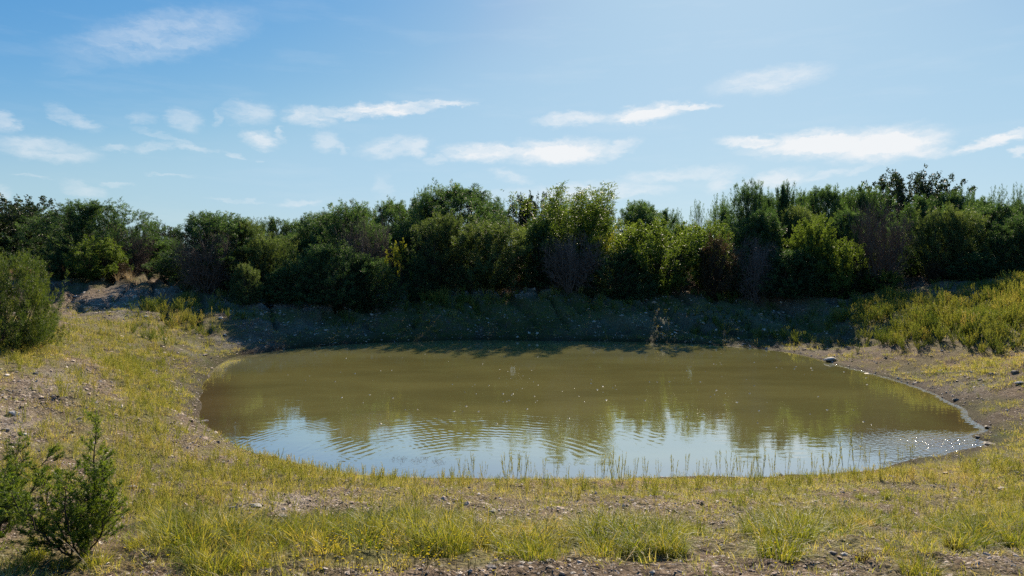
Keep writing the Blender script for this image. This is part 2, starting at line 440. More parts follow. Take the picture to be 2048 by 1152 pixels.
def stone_mat(name, stops, inst=False, rough=.85):
    m, nt, N, L, out = new_mat(name)
    tc = N.new('ShaderNodeTexCoord'); no = N.new('ShaderNodeTexNoise'); no.inputs['Scale'].default_value = 3.5
    no.inputs['Detail'].default_value = 6; no.inputs['Roughness'].default_value = .65
    L.new(tc.outputs['Object'], no.inputs['Vector'])
    src = no.outputs['Fac']
    if inst:
        ai = N.new('ShaderNodeAttribute'); ai.attribute_type = 'INSTANCER'; ai.attribute_name = 'itint'; tv = ai.outputs['Fac']
        mm = N.new('ShaderNodeMath'); mm.operation = 'MULTIPLY_ADD'; L.new(no.outputs['Fac'], mm.inputs[0]); mm.inputs[1].default_value = .4
        m2 = N.new('ShaderNodeMath'); m2.operation = 'MULTIPLY_ADD'; L.new(tv, m2.inputs[0]); m2.inputs[1].default_value = .85; m2.inputs[2].default_value = -.12
        L.new(m2.outputs[0], mm.inputs[2]); src = mm.outputs[0]
    cr = ramp(N, stops); L.new(src, cr.inputs[0])
    pb = N.new('ShaderNodeBsdfPrincipled'); pb.inputs['Roughness'].default_value = rough; pb.inputs['Specular IOR Level'].default_value = .3
    L.new(cr.outputs[0], pb.inputs['Base Color'])
    bp = N.new('ShaderNodeBump'); bp.inputs['Strength'].default_value = .6; bp.inputs['Distance'].default_value = .03
    L.new(no.outputs['Fac'], bp.inputs['Height']); L.new(bp.outputs[0], pb.inputs['Normal'])
    L.new(pb.outputs[0], out.inputs[0])
    return m


M['ground'] = ground_mat()
M['gravel'] = stone_mat('gravel_stone', [(0, (.17, .125, .095)), (.45, (.36, .275, .215)), (.8, (.52, .43, .35)), (1, (.68, .60, .52))], True)
M['pale_rock'] = stone_mat('pale_limestone', [(.25, (.26, .23, .20)), (.55, (.44, .41, .37)), (.8, (.56, .53, .49))])
M['dark_rock'] = stone_mat('dark_wet_rock', [(.25, (.045, .036, .03)), (.55, (.10, .08, .066)), (.8, (.17, .14, .12))], rough=.6)
M['grey_rock'] = stone_mat('grey_weathered_rock', [(.25, (.12, .105, .095)), (.55, (.24, .215, .195)), (.8, (.36, .33, .30))])

# ---------------------------------------------------------------- terrain
SHORE = [(460, 718), (520, 706), (640, 693), (760, 686), (900, 681), (1050, 681), (1200, 683), (1350, 686), (1450, 692), (1550, 702),
         (1620, 715), (1670, 729), (1740, 746), (1820, 770), (1890, 797), (1935, 826), (1960, 850), (1975, 862), (1950, 874), (1990, 888), (1930, 896), (1880, 908),
         (1840, 917), (1760, 937), (1650, 947), (1500, 952), (1300, 957), (1150, 960), (1000, 959), (850, 955), (760, 952), (690, 949),
         (640, 941), (600, 929), (545, 916), (490, 900), (445, 882), (418, 860), (405, 830), (402, 800), (408, 770), (422, 745)]


def on_z(px, py, z=0.0):
    u, v = pix_dir(px, py); t = (z - CAMZ) / v
    return u * t, t


poly = np.array([on_z(*p) for p in SHORE])
# smooth + jitter the shoreline
_pp = []
for i in range(len(poly)):
    p0, p1, p2, p3 = poly[i - 1], poly[i], poly[(i + 1) % len(poly)], poly[(i + 2) % len(poly)]
    for t in (0, .25, .5, .75):
        _pp.append(.5 * (2 * p1 + (p2 - p0) * t + (2 * p0 - 5 * p1 + 4 * p2 - p3) * t * t + (3 * p1 - p0 - 3 * p2 + p3) * t ** 3))
poly = np.array(_pp)
poly += (np.stack([fbm(poly[:, 0] * 1.3, poly[:, 1] * 1.3, 3, 5), fbm(poly[:, 0] * 1.3, poly[:, 1] * 1.3, 3, 9)], 1) - .5) * .35


def sdist(x, y):
    """signed distance to the pond outline, positive on land"""
    x = np.asarray(x, float); y = np.asarray(y, float); best = np.full(x.shape, 1e9); inside = np.zeros(x.shape, bool)
    for i in range(len(poly)):
        ax, ay = poly[i]; bx, by = poly[(i + 1) % len(poly)]
        dx, dy = bx - ax, by - ay; l2 = dx * dx + dy * dy + 1e-12
        t = np.clip(((x - ax) * dx + (y - ay) * dy) / l2, 0, 1)
        best = np.minimum(best, (x - ax - t * dx) ** 2 + (y - ay - t * dy) ** 2)
        c = ((ay > y) != (by > y)) & (x < (bx - ax) * (y - ay) / (by - ay + 1e-12) + ax)
        inside ^= c
    d = np.sqrt(best)
    return np.where(inside, -d, d)


CTRL = []   # (x, y, z)
for (px, py, Y) in [
    (1024, 1152, 3.5), (500, 1152, 3.5), (0, 1152, 3.45), (1600, 1152, 3.5), (2048, 1152, 3.5),
    (1024, 1060, 5.5), (500, 1060, 5.2), (1600, 1060, 5.7), (2048, 1060, 5.7), (0, 1060, 4.6),
    (1024, 1000, 8.0), (1500, 1000, 8.0), (2000, 1000, 8.2), (600, 1000, 7.2), (250, 1000, 5.8), (0, 980, 5.6),
    (2000, 925, 11.0), (1800, 960, 9.8),
    (0, 850, 8.4), (250, 900, 8.6), (400, 900, 9.8), (350, 800, 12.6), (200, 800, 11.0), (0, 760, 11.0), (300, 750, 15.3), (120, 740, 13.6),
    (0, 690, 14.4), (130, 660, 18.6), (230, 690, 19.6), (350, 690, 21.5), (200, 640, 24.5), (330, 640, 26.3), (430, 670, 25.6),
    (150, 570, 31), (300, 552, 35), (400, 590, 31), (450, 620, 28.8), (220, 600, 29.0), (520, 640, 28.2),
    (560, 610, 31.5), (700, 592, 34.5), (700, 640, 30.6), (850, 575, 35.5), (850, 630, 31.2), (1050, 568, 36), (1050, 630, 31.6), (1250, 575, 35.5), (1250, 635, 31.2),
    (1400, 592, 34.2), (1400, 640, 31), (1550, 592, 34), (1550, 650, 30), (1650, 600, 33), (1650, 670, 27.5), (1700, 690, 25.6),
    (1750, 582, 32.5), (1900, 572, 31), (2048, 558, 29.5), (1800, 640, 26), (1950, 640, 24.5), (2048, 640, 22.6),
    (1800, 700, 22.8), (1900, 740, 20.0), (2048, 720, 18.0), (2048, 800, 15.0), (1990, 800, 16.0), (2048, 870, 13.2),
]:
    u, v = pix_dir(px, py); CTRL.append((u * Y, Y, CAMZ + v * Y))
for (x, y, z) in [(-25, 42, 3.0), (-10, 42, 2.7), (5, 44, 2.7), (18, 42, 2.7), (30, 40, 3.0), (-30, 30, 2.7), (-22, 20, 2.2), (-18, 10, 2.0), (-12, 4, 2.0),
                  (26, 25, 2.8), (24, 15, 2.2), (18, 8, 1.8), (12, 3, 1.95), (0, 0, 1.92), (0, -8, 1.9), (-12, -8, 1.9), (14, -8, 1.9), (-28, 0, 2.0), (30, 0, 2.2),
                  (-35, 50, 2.9), (0, 56, 2.8), (35, 50, 3.0), (38, 25, 3.1), (-38, 20, 2.6)]:
    CTRL.append((x, y, z))
for i in range(0, len(poly), 4): CTRL.append((poly[i, 0], poly[i, 1], 0.0))
cen = poly.mean(0)
for k in (.35, .7):
    for i in range(0, len(poly), 10): CTRL.append((*(cen + (poly[i] - cen) * k), -0.9 + .45 * k))
CTRL = np.array(CTRL)
_S = 10.0


def _U(r2): return np.where(r2 > 1e-12, .5 * r2 * np.log(np.maximum(r2, 1e-12)), 0)


def tps_fit(P, lam=0.02):
    n = len(P); X = P[:, :2] / _S
    K = _U(((X[:, None] - X[None]) ** 2).sum(-1)) + lam * np.eye(n)
    Q = np.hstack([np.ones((n, 1)), X]); A = np.zeros((n + 3, n + 3)); A[:n, :n] = K; A[:n, n:] = Q; A[n:, :n] = Q.T
    return X, np.linalg.solve(A, np.concatenate([P[:, 2], np.zeros(3)]))


_TX, _TW = tps_fit(CTRL)


def tps(x, y):
    sh = np.shape(x); x = np.ravel(x) / _S; y = np.ravel(y) / _S; out = np.empty(len(x)); n = len(_TX)
    for s in range(0, len(x), 40000):
        e = slice(s, s + 40000)
        r2 = (x[e, None] - _TX[None, :, 0]) ** 2 + (y[e, None] - _TX[None, :, 1]) ** 2
        out[e] = _U(r2) @ _TW[:n] + _TW[n] + _TW[n + 1] * x[e] + _TW[n + 2] * y[e]
    return out.reshape(sh)


def terrain(x, y, d=None):
    x = np.asarray(x, float); y = np.asarray(y, float)
    if d is None: d = sdist(x, y)
    z = tps(x, y)
    rr = np.hypot(x, y - 15); far = sstep(38, 62, rr)
    z = z * (1 - far) + 2.7 * far
    relief = (fbm(x * .9, y * .9, 3, 31) - .5) * .16 + (fbm(x * 3.3, y * 3.3, 3, 41) - .5) * .07 + (fbm(x * 9, y * 9, 2, 51) - .5) * .055 + (fbm(x * 21, y * 21, 2, 57) - .5) * .035 * sstep(20, 12, np.hypot(x, y))
    bank = sstep(23, 27, y) * sstep(.3, 2.0, d) * sstep(40, 36, y)
    gully = np.abs(fbm(x * .75 + .25 * y, y * .22, 3, 111) - .5) * 2
    relief = relief + bank * ((fbm(x * .55, y * .55, 3, 115) - .5) * .55 - .35 * sstep(.16, .0, gully) + (fbm(x * 2.2, y * 2.2, 3, 117) - .5) * .22)
    relief = relief * sstep(0.1, 1.2, d)
    z = z + relief
    land = np.maximum(z, .022 + .055 * np.minimum(d, 2.0) + (fbm(x * 7, y * 7, 3, 61) - .5) * .05 * sstep(.05, .5, d))
    bed = -.02 - .16 * np.minimum(-d, 3.0)
    # gentle shelf into the water
    z = np.where(d > 0, land * sstep(-.02, .12, d) + 0 * d, bed)
    # far ground rolls away, a low ridge to the right
    r0 = np.hypot(x, y)
    z = z + sstep(150, 600, r0) * (14 * (fbm(x / 190, y / 190, 2, 71) - .45))
    return z


def polar_grid(a_edges, r_edges):
    A, RR = np.meshgrid(a_edges, r_edges, indexing='ij')
    return RR * np.sin(A), RR * np.cos(A)


def seg(a, b, n): return np.linspace(R(a), R(b), n, endpoint=False)


A_ = np.concatenate([seg(-180, -62, 40), seg(-62, -44, 40), seg(-44, 44, 520), seg(44, 62, 40), seg(62, 180, 40)])
R_ = np.concatenate([np.geomspace(.4, 3.0, 24, endpoint=False), np.geomspace(3.0, 45, 330, endpoint=False), np.geomspace(45, 1500, 40)])
GX, GY = polar_grid(A_, R_)
GD = sdist(GX, GY)
GZ = terrain(GX, GY, GD)
na, nr = GX.shape
vid = np.arange(na * nr).reshape(na, nr)
q = np.stack([vid[:, :-1], np.roll(vid, -1, 0)[:, :-1], np.roll(vid, -1, 0)[:, 1:], vid[:, 1:]], -1).reshape(-1, 4)


def to_px(x, y, z):
    """photograph pixel of a world point (used only to decide which plants grow at a spot)"""
    dz = z - CAMZ
    fwd = y * math.cos(PITCH) - dz * math.sin(PITCH); up = y * math.sin(PITCH) + dz * math.cos(PITCH)
    fwd = np.maximum(fwd, .2)
    return 1024 + F * x / fwd, 576 - F * up / fwd


def blobs(px, py, lst):
    s = np.zeros(np.shape(px))
    for (cx, cy, rx, ry, a) in lst:
        s = np.maximum(s, a * np.exp(-(((px - cx) / rx) ** 2 + ((py - cy) / ry) ** 2) ** 1.3))
    return s


# patches: centre, half sizes, strength
BUNCH = [(430, 1085, 150, 50, 1), (330, 1060, 70, 40, .8), (600, 1075, 110, 40, .75), (760, 1085, 170, 55, .95), (900, 1085, 90, 45, 1), (1050, 1085, 140, 38, 1), (1230, 1085, 150, 38, 1),
         (1340, 1090, 70, 28, .9), (1560, 1065, 105, 40, 1), (1740, 1060, 110, 30, .6), (1700, 1040, 150, 22, .6), (1960, 1075, 110, 40, .85), (2020, 1060, 60, 50, .8), (1830, 1130, 85, 28, .8), (120, 1130, 160, 30, .6),
         (1150, 1010, 60, 10, .5), (1300, 985, 60, 10, .4), (1480, 985, 80, 10, .45), (1600, 1010, 90, 14, .5), (1800, 1000, 100, 14, .5), (1950, 1010, 90, 16, .5), (2030, 990, 60, 14, .5),
         (40, 1080, 60, 50, .4), (960, 1000, 50, 10, .4), (740, 1010, 40, 10, .4), (450, 1135, 130, 30, .7), (690, 1125, 110, 24, .6)]
WISP = [(270, 740, 75, 95, .8), (360, 640, 80, 42, .8), (330, 820, 80, 60, .5), (270, 790, 45, 60, .7), (300, 880, 70, 50, .7), (280, 950, 90, 60, .6), (120, 780, 70, 50, .4), (350, 950, 90, 40, .6), (470, 945, 120, 30, .7),
        (600, 965, 120, 28, .75), (720, 970, 90, 26, .6), (820, 980, 90, 26, .55), (880, 950, 60, 16, .6), (940, 945, 60, 14, .6), (60, 690, 90, 25, .8), (20, 720, 60, 30, .6), (180, 670, 60, 24, .5), (250, 655, 80, 22, .7),
        (150, 890, 90, 30, .35), (60, 950, 70, 40, .5), (430, 1000, 90, 30, .5), (560, 1010, 70, 25, .4), (330, 1010, 60, 30, .6), (700, 1030, 140, 25, .5), (900, 1020, 130, 25, .35), (420, 740, 30, 40, .35),
        (1130, 985, 160, 16, .35), (1400, 975, 250, 14, .35), (1750, 960, 200, 16, .45), (1960, 930, 110, 22, .55), (1620, 955, 200, 10, .5), (2000, 985, 90, 30, .4), (1500, 1010, 200, 30, .3), (1900, 1040, 150, 40, .4)]
TALL = [(1750, 640, 75, 36, .85), (1700, 625, 40, 25, .6), (1850, 655, 90, 40, .9), (1780, 600, 70, 20, .6), (1950, 660, 90, 40, .95), (2030, 640, 70, 55, 1), (1920, 610, 120, 26, .7), (2040, 590, 60, 26, .9), (1820, 690, 60, 15, .5), (1900, 695, 60, 15, .5), (2000, 690, 60, 20, .6),
        (340, 625, 60, 22, .55), (400, 605, 50, 20, .5), (310, 640, 40, 16, .4), (890, 610, 45, 24, .75), (950, 605, 60, 18, .4), (1000, 612, 30, 16, .4), (370, 645, 70, 20, .5), (1380, 640, 40, 20, .3), (1100, 590, 80, 14, .3)]
BLOND = [(255, 551, 48, 9, 1), (200, 560, 50, 8, .5), (300, 556, 30, 8, .6)]
DRY = [(1960, 730, 130, 30, .9), (1800, 720, 90, 25, .5), (2040, 760, 60, 40, .7), (1500, 962, 350, 12, .8), (1200, 970, 250, 12, .55), (1850, 945, 160, 18, .7), (2000, 960, 100, 40, .5), (480, 985, 160, 20, .45), (950, 985, 200, 18, .35), (1500, 1000, 400, 30, .25)]
MOSS = [(1990, 880, 90, 16, 1), (2040, 890, 60, 14, 1), (470, 712, 50, 12, .9), (440, 730, 30, 20, .7), (420, 700, 50, 16, .5), (760, 965, 60, 8, .6), (300, 700, 120, 30, .35), (360, 730, 60, 60, .35), (1880, 745, 60, 10, .35), (1980, 815, 60, 12, .4), (950, 640, 300, 40, .45), (620, 650, 140, 24, .4), (1500, 640, 200, 40, .3), (330, 790, 60, 60, .4)]
BARE = [(175, 765, 60, 36, .6), (335, 875, 45, 36, .55), (235, 862, 45, 26, .5), (398, 850, 40, 55, .9), (440, 925, 50, 12, .4), (370, 770, 30, 40, .5), (1100, 1012, 330, 20, .75), (1500, 1000, 260, 12, .5), (1450, 1040, 120, 10, .6), (1850, 985, 160, 10, .45), (640, 1020, 160, 26, .9), (210, 1010, 60, 30, .5), (1180, 1142, 560, 18, .95), (60, 800, 110, 40, .9), (20, 860, 60, 35, .8), (100, 745, 60, 22, .6), (640, 1010, 130, 28, .8), (520, 1010, 50, 16, .6), (1250, 1140, 420, 20, .9), (1750, 1135, 330, 16, .8), (2000, 1125, 110, 14, .9), (380, 830, 36, 60, .6), (1000, 1035, 120, 10, .5), (1300, 1020, 120, 12, .4),
        (180, 610, 60, 20, .8), (640, 600, 120, 14, .7), (960, 585, 90, 10, .6), (250, 590, 60, 20, .6), (1100, 1005, 120, 14, .4), (600, 1135, 60, 10, .5), (800, 1150, 100, 10, .6)]

RUBBLE = [(640, 603, 110, 14, 1), (520, 606, 90, 16, .9), (760, 592, 80, 9, .8), (950, 582, 100, 9, .8), (470, 690, 80, 14, .8), (240, 610, 70, 26, .7), (250, 585, 60, 14, .6), (1080, 572, 60, 8, .6), (1450, 640, 120, 26, .35), (1280, 650, 140, 20, .3), (620, 660, 120, 14, .35),
          (560, 1000, 90, 20, .55), (30, 850, 70, 40, .5), (100, 760, 70, 30, .4), (1950, 770, 90, 30, .4)]


def masks(x, y, z, d):
    px, py = to_px(x, y, z)
    px = np.clip(px, -200, 2248); py = np.clip(py, 380, 1175)
    wob = (fbm(x * 1.1, y * 1.1, 3, 81) - .5)
    px = px + wob * 120; py = py + (fbm(x * 1.1, y * 1.1, 3, 91) - .5) * 30
    g = {k: blobs(px, py, l) for k, l in (('bunch', BUNCH), ('wisp', WISP), ('tall', TALL), ('blond', BLOND), ('dry', DRY), ('moss', MOSS), ('bare', BARE), ('rubble', RUBBLE))}
    g['wet'] = np.maximum(sstep(.6, .1, d + .55 * wob), .62 * sstep(2.3, .3, d + 2.2 * wob) * sstep(11, 14, y)) * (d > -5)
    g['wet'] = np.maximum(g['wet'], .55 * sstep(4.5, 1.0, d + 2.0 * wob) * sstep(6.5, 9, x) * sstep(10.5, 13, y))
    side = sstep(.42, .60, fbm(x * .8, y * .8, 3, 95))
    return g, side


MK, _side = masks(GX, GY, GZ, GD)
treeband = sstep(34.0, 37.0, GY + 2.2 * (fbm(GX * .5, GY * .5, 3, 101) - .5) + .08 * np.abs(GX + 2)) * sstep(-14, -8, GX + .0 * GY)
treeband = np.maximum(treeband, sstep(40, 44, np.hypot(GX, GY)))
farbank_shade = sstep(24, 28, GY) * sstep(-11, -8, GX) * sstep(13, 10.5, GX)  # far bank, where cast shade is deepened through the turf and moss colour
veg = np.clip(np.maximum.reduce([.9 * MK['bunch'], .75 * MK['wisp'], .9 * MK['tall'], .6 * MK['blond'], .55 * farbank_shade * sstep(.35, .6, fbm(GX * .8, GY * .8, 4, 99)), .60 * sstep(.36, .55, fbm(GX * .9, GY * .9, 3, 97))]) * (1 - .75 * MK['bare']), 0, 1)
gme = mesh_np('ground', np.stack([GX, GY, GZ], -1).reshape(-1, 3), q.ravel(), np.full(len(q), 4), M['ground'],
              {'veg': (veg * (1 - treeband)).ravel(), 'dry': (MK['dry'] * .8).ravel(), 'moss': np.maximum(MK['moss'], .6 * farbank_shade * (1 - MK['bare'])).ravel(),  # far bank part of the moss mask is painted shade
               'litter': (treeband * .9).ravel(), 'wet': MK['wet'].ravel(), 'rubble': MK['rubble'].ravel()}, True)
ground = bpy.data.objects.new('ground', gme); col.objects.link(ground)
tag(ground, 'dry stony earth sloping down all round the pond with patches of grass', kind='structure')


def ground_at(px, py):
    """where the sight line of a photograph pixel meets the terrain"""
    u, v = pix_dir(px, py); t = np.geomspace(2.5, 60, 900)
    zt = terrain(u * t, t); zr = CAMZ + v * t
    k = np.argmax(zr <= np.maximum(zt, 0))
    if zr[k] > np.maximum(zt, 0)[k]: k = len(t) - 1
    return float(u * t[k]), float(t[k]), float(zt[k])


# ---------------------------------------------------------------- water
def water_mat():
    m, nt, N, L, out = new_mat('murky_water')
    geo = N.new('ShaderNodeNewGeometry'); pos = geo.outputs['Position']

    def m_(op, a, b=None, c=None):
        n = N.new('ShaderNodeMath'); n.operation = op
        for i, v in enumerate((a, b, c)):
            if v is None: continue
            if isinstance(v, (int, float)): n.inputs[i].default_value = v
            else: L.new(v, n.inputs[i])
        return n.outputs[0]

    def noise(scale, detail, stretch=(1, 1, 1), rough=.5):
        mp = N.new('ShaderNodeMapping'); mp.inputs['Scale'].default_value = stretch; L.new(pos, mp.inputs[0])
        n = N.new('ShaderNodeTexNoise'); n.inputs['Scale'].default_value = scale; n.inputs['Detail'].default_value = detail
        n.inputs['Roughness'].default_value = rough; L.new(mp.outputs[0], n.inputs['Vector']); return n.outputs['Fac']

    def mr(v, a, b, lo, hi):
        x = N.new('ShaderNodeMapRange'); x.interpolation_type = 'SMOOTHSTEP'
        x.inputs['From Min'].default_value = a; x.inputs['From Max'].default_value = b
        x.inputs['To Min'].default_value = lo; x.inputs['To Max'].default_value = hi; L.new(v, x.inputs['Value']); return x.outputs[0]
    h = m_('MULTIPLY', noise(5.5, 3, (.55, 1, 1)), .0020)          # faint breeze ripples
    h = m_('ADD', h, m_('MULTIPLY', noise(1.1, 2, (.6, 1, 1)), .004))
    wn = noise(.9, 2)
    for (cx, cy, lam, amp, r0, r1, r2, r3) in ((950, 940, .205, .00062, .5, 1.2, 3.4, 5.0), (745, 905, .135, .00038, .2, .6, 2.4, 3.6), (1330, 905, .24, .00018, .3, .8, 1.6, 2.6)):
        wx, wy = on_z(cx, cy)
        vm = N.new('ShaderNodeVectorMath'); vm.operation = 'DISTANCE'; L.new(pos, vm.inputs[0]); vm.inputs[1].default_value = (wx, wy, 0)
        r = vm.outputs['Value']
        s = m_('SINE', m_('ADD', m_('MULTIPLY', r, 2 * math.pi / lam), m_('MULTIPLY', wn, 11.0)))
        env = m_('MULTIPLY', mr(r, r0, r1, 0, 1), mr(r, r2, r3, 1, 0))
        env = m_('MULTIPLY', env, mr(noise(.9, 3), .40, .60, .05, 1.0))
        h = m_('ADD', h, m_('MULTIPLY', m_('MULTIPLY', s, env), amp))
    ch = N.new('ShaderNodeAttribute'); ch.attribute_name = 'chop'
    h = m_('ADD', h, m_('MULTIPLY', m_('MULTIPLY', noise(12, 2, (1, 1, 1)), ch.outputs['Fac']), .046))
    bp = N.new('ShaderNodeBump'); bp.inputs['Strength'].default_value = 1; bp.inputs['Distance'].default_value = 1; L.new(h, bp.inputs['Height'])
    sh = N.new('ShaderNodeAttribute'); sh.attribute_name = 'shallow'
    cm = N.new('ShaderNodeMix'); cm.data_type = 'RGBA'; L.new(sh.outputs['Fac'], cm.inputs['Factor'])
    cm.inputs['A'].default_value = (.235, .216, .078, 1); cm.inputs['B'].default_value = (.165, .125, .052, 1)
    hv = N.new('ShaderNodeHueSaturation'); L.new(mr(noise(.35, 4, (.6, 1.4, 1), .6), .3, .7, .86, 1.14), hv.inputs['Value']); L.new(cm.outputs['Result'], hv.inputs['Color'])
    df = N.new('ShaderNodeBsdfDiffuse'); L.new(hv.outputs[0], df.inputs['Color'])
    gl = N.new('ShaderNodeBsdfGlossy'); gl.inputs['Roughness'].default_value = .03; L.new(bp.outputs[0], gl.inputs['Normal'])
    gl.inputs['Color'].default_value = (1, 1, 1, 1)
    fr = N.new('ShaderNodeFresnel'); fr.inputs['IOR'].default_value = 1.34; L.new(bp.outputs[0], fr.inputs['Normal'])
    ff = m_('MULTIPLY_ADD', fr.outputs[0], .42, .56)
    ms = N.new('ShaderNodeMixShader'); L.new(ff, ms.inputs[0]); L.new(df.outputs[0], ms.inputs[1]); L.new(gl.outputs[0], ms.inputs[2])
    L.new(ms.outputs[0], out.inputs[0])
    return m


wa = seg(-42, 46, 330); wr = np.geomspace(9, 34, 150)
WX, WY = polar_grid(wa, wr); WD = sdist(WX, WY)
keep = WD < .35
wv = np.arange(WX.size).reshape(WX.shape)
wq = np.stack([wv[:-1, :-1], wv[1:, :-1], wv[1:, 1:], wv[:-1, 1:]], -1).reshape(-1, 4)
wq = wq[keep.ravel()[wq].all(1)]
used = np.unique(wq); remap = np.full(WX.size, -1); remap[used] = np.arange(len(used)); wq = remap[wq]
wx_, wy_, wd_ = WX.ravel()[used], WY.ravel()[used], WD.ravel()[used]
gx, gy = on_z(1905, 890)
chop = np.exp(-(((wx_ - gx) / 1.1) ** 2 + ((wy_ - gy) / .75) ** 2) ** 1.0)
chop = np.maximum(chop, .6 * sstep(.16, .02, -wd_) * sstep(6.0, 8.5, wx_) * sstep(27, 22, wy_))
shal = sstep(1.4, .1, -wd_) * sstep(24, 18, wy_)
shal = np.maximum(shal, np.exp(-(((wx_ - gx) / 2.2) ** 2 + ((wy_ - gy) / 1.6) ** 2)))
wme = mesh_np('water', np.stack([wx_, wy_, 0 * wx_], 1), wq.ravel(), np.full(len(wq), 4), water_mat(), {'chop': chop, 'shallow': shal}, True)
water = bpy.data.objects.new('water', wme); col.objects.link(water)
tag(water, 'murky olive pond water mirroring the trees and blue sky with fine ripples', kind='structure')

# low wooded ridge far off to the right
hx = np.linspace(250, 800, 40); hy = np.linspace(560, 760, 14)
HX, HY = np.meshgrid(hx, hy, indexing='ij')
HZ = 2 + 46 * np.exp(-((HX - 560) / 190) ** 2 - ((HY - 660) / 70) ** 2) + 5 * (fbm(HX / 30, HY / 30, 3, 7) - .5) - 3
hv = np.arange(HX.size).reshape(HX.shape)
hq = np.stack([hv[:-1, :-1], hv[1:, :-1], hv[1:, 1:], hv[:-1, 1:]], -1).reshape(-1, 4)
M['hill'] = stone_mat('wooded_hill', [(.3, (.04, .055, .03)), (.7, (.07, .09, .045))])
hill = bpy.data.objects.new('hill', mesh_np('hill', np.stack([HX, HY, HZ], -1).reshape(-1, 3), hq.ravel(), np.full(len(hq), 4), M['hill'], None, True))
col.objects.link(hill); tag(hill, 'low blue green ridge far beyond the trees', kind='structure')

# ---------------------------------------------------------------- tree prototypes
def crown_radius(h, prof):
    hs = np.array([p[0] for p in prof]); rs = np.array([p[1] for p in prof])
    return np.interp(h, hs, rs)


def gen_crown(seed, H, Rm, prof, n_pl, n_spray, k_leaf, leaf, plume=(.5, 1.0), pr=.20, up=.55, inner=.3, leaders=0, broad=False, hbias=1.0, droop=0.0, lobes=0.22, wide=2.6):
    """crown of many leafy plumes on limbs; returns (crown MB, trunk MB)"""
    rg = np.random.default_rng(seed); cr = MB(); tr = MB()
    h = rg.random(n_pl) ** hbias * .93 + .03
    az = rg.random(n_pl) * 2 * math.pi
    Rh = crown_radius(h, prof) * Rm
    Rh = Rh * (1 + lobes * 2.4 * (vnoise(az * 1.1 + seed, h * 3.2, seed) - .5) + lobes * 1.4 * (vnoise(az * 3.1 + seed, h * 8, seed + 3) - .5) + lobes * np.sin(az * 2 + seed))
    Rh = Rh * np.exp(.13 * rg.normal(size=n_pl))
    rho = np.where(rg.random(n_pl) < inner, .15 + .5 * rg.random(n_pl), .66 + .4 * rg.random(n_pl) ** .8)
    tip = np.stack([np.cos(az) * Rh * rho, np.sin(az) * Rh * rho, h * H * (1 + .10 * lobes * 3 * (vnoise(np.cos(az) * rho * 2.6 + 9, np.sin(az) * rho * 2.6 + 9, seed + 7) - .5))], 1)
    outw = np.stack([np.cos(az), np.sin(az), 0 * az], 1)
    d = norm(outw * (1.05 - .85 * h)[:, None] + np.array([0, 0, 1]) * (up + .6 * h - droop)[:, None] + rg.normal(size=(n_pl, 3)) * .22)
    ln = rg.uniform(*plume, n_pl)
    slim = np.ones(n_pl)
    # leaders: long bare-ish shoots standing proud of the crown
    if leaders:
        i = np.argsort(-(tip[:, 2] + rg.normal(size=n_pl) * .35 * H * .3))[:leaders]
        d[i] = norm(np.array([0, 0, 1.]) + outw[i] * .25 + rg.normal(size=(leaders, 3)) * .25); ln[i] *= rg.uniform(1.1, 2.0, leaders); tip[i] += d[i] * ln[i, None] * .4; slim[i] = .75
    base = tip - d * ln[:, None]
    base[:, 2] = np.maximum(base[:, 2], .05)
    ptint = np.clip(.42 + .20 * rg.normal(size=n_pl), 0, 1)
    # limbs
    n_st = 5 + seed % 3
    st_az = np.arange(n_st) / n_st * 2 * math.pi + rg.random(n_st)
    for s in range(n_st):
        sel = np.where(np.argmin(np.abs(((az[:, None] - st_az[None]) + math.pi) % (2 * math.pi) - math.pi), 1) == s)[0]
        if not len(sel): continue
        root = np.array([math.cos(st_az[s]) * .12, math.sin(st_az[s]) * .12, -.15])
        top = base[sel].mean(0) * np.array([.75, .75, 1]) + np.array([0, 0, H * .18]); top[2] = min(top[2], H * .85)
        stem = limb(root, top, rg, 8, .05, .05)
        add_tube(tr, stem, np.linspace(.085, .018, 8) * H / 5, 5, .5)
        for j in sel[::max(1, len(sel) // 26)]:
            k = min(6, max(1, int(base[j, 2] / H * 7)))
            add_tube(tr, limb(stem[k], base[j] + d[j] * ln[j] * .5, rg, 4, .06, .05), np.linspace(.026, .006, 4) * H / 5, 3, .5)
    # sprays
    pi = np.repeat(np.arange(n_pl), n_spray); n = len(pi)
    t = rg.random(n) ** .8 * .98 + .02
    prof_r = np.interp(t, [0, .25, .6, 1], [.55, 1, .72, .05]) * pr * slim[pi] * (ln[pi] / plume[1]) ** .5
    side = perp(d[pi], rg)
    p = base[pi] + d[pi] * (ln[pi] * t)[:, None] + side * (prof_r * np.sqrt(rg.random(n)))[:, None]
    sd = norm(d[pi] * .75 + side * .7 + np.array([0, 0, .25 - droop * 1.4]) + rg.normal(size=(n, 3)) * .3)
    # leaves of each spray
    li = np.repeat(np.arange(n), k_leaf); m = len(li)
    lp = p[li] + sd[li] * (rg.random(m) * leaf[0] * 1.2)[:, None] + rg.normal(size=(m, 3)) * leaf[0] * .16
    ld = norm(sd[li] + rg.normal(size=(m, 3)) * (.42 if not broad else .8))
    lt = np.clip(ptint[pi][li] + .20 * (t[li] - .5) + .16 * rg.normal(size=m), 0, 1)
    lp[:, 2] = np.maximum(lp[:, 2], .02)
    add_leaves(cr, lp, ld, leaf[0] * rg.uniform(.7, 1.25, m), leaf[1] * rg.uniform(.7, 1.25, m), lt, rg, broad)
    return cr, tr


